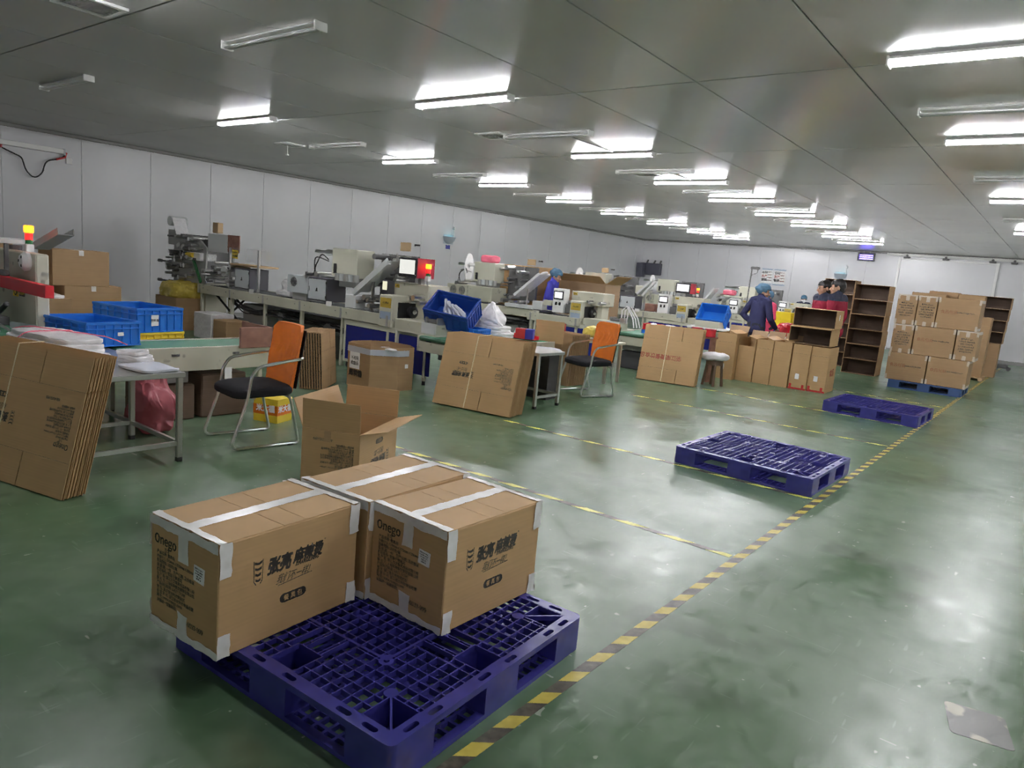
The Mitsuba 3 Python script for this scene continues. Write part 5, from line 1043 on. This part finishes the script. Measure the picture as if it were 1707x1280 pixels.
# ---------------------------------------------------------------- people
import manifold3d as m3
mat('m_skin', (0.52, 0.31, 0.21), 0.5); mat('m_hair', (0.012, 0.010, 0.010), 0.45)
mat('m_navy', (0.018, 0.020, 0.075), 0.8); mat('m_work_blue', (0.055, 0.055, 0.42), 0.8); mat('m_trousers', (0.02, 0.022, 0.03), 0.8)
mat('m_jacket_dark', (0.015, 0.020, 0.045), 0.75); mat('m_jacket_red', (0.28, 0.012, 0.035), 0.75); mat('m_magenta', (0.75, 0.08, 0.18), 0.7)
def cap_col(p, n, uv): return mix((0.025, 0.075, 0.14), (0.09, 0.20, 0.30), fbm(p.x * 40, p.y * 40, p.z * 40, 3))
mat('m_cap', proc(cap_col), 0.6); mat('m_mask', (0.75, 0.78, 0.80), 0.7); mat('m_eye', (0.02, 0.015, 0.012), 0.2); mat('m_lip', (0.42, 0.17, 0.14), 0.5)
def flesh(bones, lim=.03, lam=12, sub=None):
    M = None
    for a, b, ra, rb in bones:
        h = (m3.Manifold.sphere(ra, 16).translate(tuple(map(float, a))) + m3.Manifold.sphere(rb, 16).translate(tuple(map(float, b)))).hull()
        M = h if M is None else M + h
    if sub is not None: M = M - sub
    M = M.refine_to_length(lim); me = M.to_mesh(); t = trimesh.Trimesh(me.vert_properties[:, :3], me.tri_verts)
    trimesh.smoothing.filter_taubin(t, iterations=lam); return t
def person(label, loc, rz, H_, top, cap=True, head_yaw=0, head_pitch=0, arms='down', lean=0, female=False, two=None, mask=False, seated=False):
    """a standing person facing local -y; H_ standing height; top: jacket material"""
    k = thing('person', label, 'person', loc, rz); s = H_ / 1.70; V = lambda *p: np.array(p, float) * s
    lr = math.radians(lean); L = lambda p: np.array([p[0], p[1] * math.cos(lr) - (p[2] - .95 * s) * math.sin(lr), .95 * s + (p[2] - .95 * s) * math.cos(lr) + p[1] * math.sin(lr)]) if p[2] > .95 * s else np.array(p)
    sw = .175 if female else .195; hip = .10
    neck, hd = L(V(0, .005, 1.44)), L(V(0, -.015, 1.555))
    chest, waist, pel = L(V(0, .0, 1.27)), L(V(0, 0, 1.06)), V(0, 0, .93)
    J = {}
    for q in (-1, 1):
        sh = L(V(q * sw, .01, 1.385))
        if arms == 'down': el, wr = L(V(q * (sw + .06), .03, 1.10)), L(V(q * (sw + .05), -.06, .86))
        elif arms == 'work': el, wr = L(V(q * (sw + .06), -.02, 1.11)), L(V(q * .13, -.30, 1.02))
        elif arms == 'reach': el, wr = (L(V(q * (sw + .09), -.02, 1.10)), L(V(q * (sw + .02), -.26, .90)))
        elif arms == 'mixed': el, wr = (L(V(q * (sw + .13), .08, 1.10)), L(V(q * .17, -.06, .96))) if q > 0 else (L(V(q * (sw + .07), -.06, 1.08)), L(V(q * (sw - .02), -.30, .92)))
        elif arms == 'back': el, wr = L(V(q * (sw + .10), .10, 1.10)), L(V(q * .10, .14, .95))
        J[q] = (sh, el, wr)
    legs, body = [], []
    for q in (-1, 1):
        hp, kn, an, toe = V(q * hip, 0, .90), V(q * (hip + .01), -.015, .50), V(q * (hip + .01), .02, .085), V(q * (hip + .02), -.14, .035)
        legs += [(hp, kn, .085 * s, .06 * s), (kn, an, .058 * s, .042 * s)]; body += [(hp, kn, .075 * s, .052 * s), (kn, an, .052 * s, .036 * s), (an, toe, .038 * s, .03 * s)]
    for q in (-1, 1):
        sh, el, wr = J[q]; body += [(sh, el, .047 * s, .036 * s), (el, wr, .036 * s, .025 * s), (neck, sh, .055 * s, .05 * s)]
    body += [(neck, chest, .055 * s, .085 * s), (chest, waist, .085 * s, .08 * s), (waist, pel, .08 * s, .095 * s)]
    hdM = MX(hd, Rm(head_pitch, 0, head_yaw)); hp_ = lambda *p: hdM[:3, :3] @ (np.array(p) * s) + hdM[:3, 3]
    body += [(neck, hp_(0, .02, -.06), .052 * s, .052 * s), (hp_(0, .025, .03), hp_(0, -.012, .02), .093 * s, .078 * s), (hp_(0, -.02, -.03), hp_(0, -.058, -.082), .068 * s, .032 * s), (hp_(0, -.02, -.0), hp_(0, -.055, -.04), .07 * s, .045 * s)]
    body += [(hp_(0, -.09, .005), hp_(0, -.112, -.027), .011 * s, .015 * s), (hp_(-.05, -.06, -.03), hp_(.05, -.06, -.03), .026 * s, .026 * s)]
    for q in (-1, 1): body += [(hp_(q * .078, .012, .02), hp_(q * .086, .022, -.03), .016 * s, .012 * s)]
    for q in (-1, 1):     # hands: palm, four fingers and a thumb
        sh, el, wr = J[q]; d = (wr - el) / np.linalg.norm(wr - el); side = np.cross(d, [0, 0, 1.0]) if abs(d[2]) < .9 else np.array([0, 1.0, 0]); side /= np.linalg.norm(side); nn = np.cross(d, side)
        pc = wr + d * .05 * s; body += [(wr, wr + d * .085 * s + side * .022 * s, .024 * s, .016 * s), (wr, wr + d * .085 * s - side * .022 * s, .024 * s, .016 * s)]
        for i in range(4):
            b0 = wr + d * .088 * s + side * (.027 - .018 * i) * s; b1 = b0 + d * (.04 + .006 * (i in (1, 2))) * s - nn * .008 * s; b2 = b1 + d * .026 * s - nn * .02 * s; body += [(b0, b1, .0095 * s, .0085 * s), (b1, b2, .0085 * s, .0075 * s)]
        body += [(wr + d * .03 * s + side * .02 * s, wr + d * .062 * s + side * .056 * s, .012 * s, .009 * s)]
    part('body', flesh(body, .022 * s, 6), 'm_skin', k, smooth=True)
    fr = [(chest + V(q * .07, 0, .02), waist + V(q * .06, 0, 0), .115 * s, .112 * s) for q in (-1, 1)] + [(waist + V(q * .06, 0, 0), V(q * .075, 0, .86), .112 * s, .128 * s) for q in (-1, 1)]
    fr += [(chest, waist, .118 * s, .115 * s), (waist, V(0, 0, .86), .115 * s, .125 * s), (neck, chest, .08 * s, .115 * s)]
    for q in (-1, 1):
        sh, el, wr = J[q]; fr += [(neck + (0, 0, -.02 * s), sh, .07 * s, .075 * s), (sh, el, .072 * s, .058 * s), (el, wr, .058 * s, .045 * s), (sh, chest, .075 * s, .11 * s)]
    fr += [(neck + (0, .012 * s, -.01), neck + (0, .014 * s, .035 * s), .068 * s, .062 * s)]
    t = flesh(fr, .025 * s, 8); t.vertices = nz(t.vertices, .011, 9, int(H_ * 100))
    if two:     # coloured yoke above, second colour below
        zc = 1.345 * s; part('jacket', trimesh.intersections.slice_mesh_plane(t, [0, 0, -1], [0, 0, zc]), two, k, smooth=True); part('jacket_yoke', trimesh.intersections.slice_mesh_plane(t, [0, 0, 1], [0, 0, zc]), top, k, smooth=True)
    else: part('jacket', t, top, k, smooth=True)
    part('trousers', flesh([(V(q * .06, 0, .93), V(q * hip, 0, .88), .125 * s, .105 * s) for q in (-1, 1)] + [(a, b, ra * 1.12, rb * 1.25) for a, b, ra, rb in legs], .03 * s, 8), 'm_trousers', k, smooth=True)
    for q in (-1, 1): part('shoe', flesh([(V(q * (hip + .01), .03, .05), V(q * (hip + .02), -.15, .04), .048 * s, .04 * s)], .03, 4), 'm_black', k, smooth=True)
    sc = [(hp_(0, .035, .045), hp_(0, -.01, .05), .099 * s, .088 * s), (hp_(0, .05, .0), hp_(0, .05, -.04), .085 * s, .07 * s)]
    fc = m3.Manifold.cube((.4 * s, .3 * s, .4 * s), True).translate((0, -.15 * s - .045 * s, -.2 * s + .052 * s)).transform(hdM[:3, :4])
    if cap:
        sc = [(hp_(0, .045, .05), hp_(0, -.012, .06), .112 * s, .102 * s), (hp_(0, .11, .045), hp_(0, .13, .04), .05 * s, .045 * s)]
        t = flesh(sc, .018 * s, 4, fc); t.vertices = nz(t.vertices, .006, 30, 3); part('hair_cap', t, 'm_cap', k, smooth=True)
    else: part('hair', flesh(sc, .018 * s, 4, fc), 'm_hair', k, smooth=True)
    for q in (-1, 1): e = part('eye', G().box(hp_(q * .032, -.094, .008), (.022 * s, .010 * s, .009 * s), .003, hdM[:3, :3]), 'm_eye', k); part('eyebrow', G().box(hp_(q * .033, -.092, .03), (.032 * s, .012 * s, .006 * s), .002, hdM[:3, :3]), 'm_hair', k)
    if mask: part('face_mask', flesh([(hp_(0, -.075, -.025), hp_(0, -.078, -.07), .052 * s, .04 * s), (hp_(-.05, -.05, -.03), hp_(.05, -.05, -.03), .04 * s, .04 * s)], .02, 4), 'm_mask', k, smooth=True)
    else: part('mouth', G().box(hp_(0, -.096, -.058), (.042 * s, .010 * s, .009 * s), .003, hdM[:3, :3]), 'm_lip', k)
    return k
person('person in a navy jacket and blue hair cap at the white table, back turned', (-4.56, 13.22, 0), 150, 1.70, 'm_navy', True, -42, 10, 'mixed', 6, False)
person('person in a bright pink top and blue hair cap, behind the navy jacket', (-4.95, 14.95, 0), -30, 1.58, 'm_magenta', True, 0, 10, 'work', 5, True)
person('person in a blue jacket and hair cap, looking down beside the white film chute', (-8.34, 11.85, 0), 108, 1.64, 'm_work_blue', True, 0, 20, 'work', 10, True)
person('person with a white face mask and blue hair cap behind the farthest machine', (-6.95, 24.35, 0), 15, 1.52, 'm_jacket_dark', True, 10, 15, 'work', 3, True, mask=True)
person('person in a dark and red jacket, left one of two men, facing left', (-3.66, 14.1, 0), -42, 1.88, 'm_jacket_dark', False, -8, 8, 'down', 2, two='m_jacket_red')
person('person in a dark and red jacket, right one of two men, seen from behind', (-3.34, 13.75, 0), -100, 1.91, 'm_jacket_dark', False, 26, 6, 'down', 2, two='m_jacket_red')

# ---------------------------------------------------------------- things on walls and ceiling
for x0, x1, y0, y1, lb, big in ((-6.05, -5.68, 2.12, 2.50, 'slatted air vent in the ceiling at the top left', 1), (-10.2, -9.85, 6.66, 7.0, 'square air vent in the ceiling near the left wall, with a hanging rod', 0), (-6.15, -5.75, 6.80, 7.12, 'square air vent in the ceiling before the middle lamps', 0), (-5.65, -5.25, 9.85, 10.15, 'small air vent in the ceiling beside the middle row lamps', 0), (-9.4, -9.0, 9.98, 10.25, 'small air vent in the ceiling over the second line', 0)):
    k = thing('ceiling_vent', lb, 'ceiling vent', ((x0 + x1) / 2, (y0 + y1) / 2, H)); w, l = x1 - x0, y1 - y0
    part('frame', G().prism(sbox(-w / 2, -l / 2, w / 2, l / 2).difference(sbox(-w / 2 + .03, -l / 2 + .03, w / 2 - .03, l / 2 - .03)), .02, MX((0, 0, -.02))), 'm_lamp', k)
    part('backing', G().bb(-w / 2 + .03, w / 2 - .03, -l / 2 + .03, l / 2 - .03, -.004, 0), 'm_black', k)
    n = 7
    for i in range(n): part('slat', G().box((-w / 2 + .03 + (w - .06) * (i + .5) / n, 0, -.012), (.022, l - .06, .003), 0, Rm(0, 35, 0)), 'm_lamp', k)
    if 'rod' in lb: part('rod', G().cyl((-.05, 0, -.16), (-.05, 0, 0), .006, 6).box((-.05, 0, -.16), (.05, .02, .02)), 'm_lamp', k)
for nm, X, Y, ry in (('left wall', XL, 14.86, 0), ('back wall', -6.45, YD, -90)):
    k = thing('fly_trap_lamp', f'half bowl insect lamp glowing turquoise on the {nm}', 'lamp', M=MX((X, Y, 2.07 if ry == 0 else 2.16), Rm(0, 0, ry)))
    a = np.linspace(-math.pi / 2, math.pi / 2, 15); prof = [(.03, 0), (.11, .03), (.17, .09), (.20, .17), (.21, .20)]; V, F = [], []
    for r, z in prof: V += [(r * math.cos(t), r * 1.05 * math.sin(t), z) for t in a]
    for i in range(len(prof) - 1):
        for j in range(14): A = i * 15 + j; F += [[A, A + 1, A + 16], [A, A + 16, A + 15]]
    part('bowl', G().add(V, F), 'm_bowl', k, smooth=True); part('back_plate', G().bb(0, .01, -.2, .2, 0, .26, .002), 'm_bowl', k)
    part('lamp_tube', {**ply(G().cyl((.07, -.13, .17), (.07, .13, .17), .012, 10), 'm_glow'), **emit(.06, .75, .80)}, None, k)
    part('bracket', G().cyl((.05, .17, .2), (.05, .17, .42), .012, 8).box((.05, .17, .45), (.06, .05, .08), .01), 'm_white', k)
    solo('blue_sign', G().bb(0, .004, -.09, .09, 0, .11), 'm_cab_blue2', f'small dark blue sign under the insect lamp on the {nm}', 'sign', M=MX((X, Y, 1.93), Rm(0, 0, ry))) if ry == 0 else None
mat('m_bowl', (0.45, 0.50, 0.56), 0.4)
k = thing('bug_zapper', 'violet glowing insect lamp hanging on the far wall below the ceiling', 'lamp', (-5.72, YD - .08, 2.84))
part('case', G().prism(sbox(-.26, 0, .26, .27).difference(sbox(-.22, .03, .22, .24)), .12, face((0, .06, 0), (1, 0, 0), (0, 0, 1))).bb(-.22, .22, .04, .06, .03, .24), 'm_machine_dark', k)
for z in (.07, .13, .19): part('lamp_tube', {**ply(G().cyl((-.21, 0, z), (.21, 0, z), .02, 10), 'm_glow'), **emit(.10, .07, .62)}, None, k)
part('hook', G().cyl((-.1, .02, .27), (-.1, .02, .34), .006, 6).cyl((.1, .02, .27), (.1, .02, .34), .006, 6), 'm_white', k)
for i, (x0, x1) in enumerate(((-9.16, -8.76), (-8.72, -8.29))):
    k = thing('poster', f'{["left", "right"][i]} one of two white notice posters with red and black writing on the far wall', 'poster', ((x0 + x1) / 2, YD - .012, 2.07)); w = x1 - x0
    part('board', G().bb(-w / 2, w / 2, 0, .012, -.29, .29), 'm_white', k); part('border', G().bb(-w / 2, w / 2, -.0015, 0, -.29, -.24).bb(-w / 2, w / 2, -.0015, 0, .24, .29), 'm_label_blue', k)
    g, g2 = G(), G(); M = face((0, -.001, 0), (1, 0, 0), (0, 0, 1))
    for j, t in enumerate(('车间', '生产', '管理')[:3]): (g2 if j == 1 else g).text(t, .075, M @ MX((-.09, .15 - .13 * j, 0)), 2)
    for q in range(3):
        for j, t in enumerate(('安全', '操作', '规程', '制度')): (g2 if (q + i) % 2 else g).text(t[0] + t[1], .03, M @ MX((.05 + .05 * q, .17 - .1 * j, 0)) , 1, depth=.0008)
    part('lettering', g, 'm_print', k); part('lettering', g2, 'm_print_red', k)
k = struct('door_1', G().bb(-4.66, -2.0, YD - .06, YD - .02, .05, 3.02, .005), 'm_wall', label='pale sliding cold store door hanging from a rail in the far wall')
part('door_frame', G().bb(-4.74, -4.66, YD - .075, YD - .015, 0, 3.02, .004), 'm_white', k); part('door_frame', G().bb(-2.04, -1.96, YD - .075, YD - .015, 0, 3.02, .004), 'm_white', k); part('door_rail', G().bb(-5.1, .6, YD - .12, YD - .02, 3.07, 3.15, .005), 'm_lamp', k)
part('top_strip', G().bb(-4.66, -2.04, YD - .07, YD - .015, 2.96, 3.02, .003), 'm_white', k)
for x in (-4.5, -3.4, -2.15, -1.6): part('hanger', G().bb(x - .09, x + .09, YD - .13, YD - .07, 3.0, 3.06, .01).cyl((x, YD - .14, 3.09), (x, YD - .07, 3.09), .035, 12), 'm_machine_dark', k)
k = thing('wall_cabinet', 'dark hanging cabinet high in the far corner', 'cabinet', (-13.6, YD - .22, 1.78)); part('body', G().bb(-.42, .42, 0, .2, 0, .46, .01), 'm_box_dark2', k); part('door', G().bb(-.16, .38, -.012, 0, .08, .43, .004), 'm_box_dark2', k); part('front_case', G().bb(-.45, -.2, -.3, 0, -.12, .44, .01), 'm_box_dark2', k)
for x in (-.22, .1, .36): part('cable_gland', G().cyl((x, .1, .46), (x + .05, .1, .58), .035, 10), 'm_machine_dark', k)
mat('m_box_dark2', (0.07, 0.07, 0.095), 0.5)
# hanging lamp at the left wall
k = thing('wall_lamp', 'grey tube lamp fixed high on the left wall with a drooping black cable', 'lamp', (XL, 4.55, 2.87))
part('housing', G().bb(.01, .09, -.85, .55, -.05, .03, .006), 'm_lamp', k); part('end_cap', G().bb(.005, .095, .54, .57, -.07, .04, .004), 'm_panel_grey', k)
part('cable', G().tube(rpath([(.06, -.35, -.1), (.06, -.2, -.16), (.06, -.08, -.2), (.06, -.02, -.42), (.06, .1, -.52), (.06, .22, -.42), (.06, .27, -.2), (.06, .5, -.14), (.06, .58, -.05), (.06, .56, .03)], .1, 6), .011, 7), 'm_black', k, smooth=60)
part('red_tape', G().tube([(.06, -.37, -.1), (.06, -.36, .02)], .018, 7).tube([(.06, .43, -.155), (.06, .57, -.1), (.06, .59, -.02)], .018, 7), 'm_tape_red', k, smooth=60)
solo('wall_socket', G().bb(0, .02, -.05, .05, -.05, .05, .004), 'm_white', 'small white junction box on the left wall beside the grey lamp', 'socket', (XL, 5.2, 2.72))
# ceiling conduits running along the lamps
for i, (x, y0, y1) in enumerate(((-5.0, 7.1, 8.25), (-5.0, 9.8, 10.65), (-9.0, 7.6, 8.3))): solo('conduit', G().bb(-.010, .010, 0, y1 - y0, -.010, 0, .003), 'm_trim', f'thin grey conduit on the ceiling leading to the {["second lit lamp of the middle row", "third lit lamp of the middle row", "second lit lamp of the left row"][i]}', 'conduit', (x, y0, H))
solo('floor_patch', G().prism(sbox(-.085, -.10, .085, .10).buffer(.02), .0012), 'm_patch', 'square grey worn sticker on the aisle floor at the lower right', 'floor sticker', (-.015, 3.2, .0), 12)
def patch_col(p, n, uv): return mix((0.16, 0.16, 0.15), (0.40, 0.38, 0.30), smoothstep(0.5, 0.65, fbm(p.x * 11, p.y * 11, 3, 3)))
mat('m_patch', proc(patch_col), 0.35)
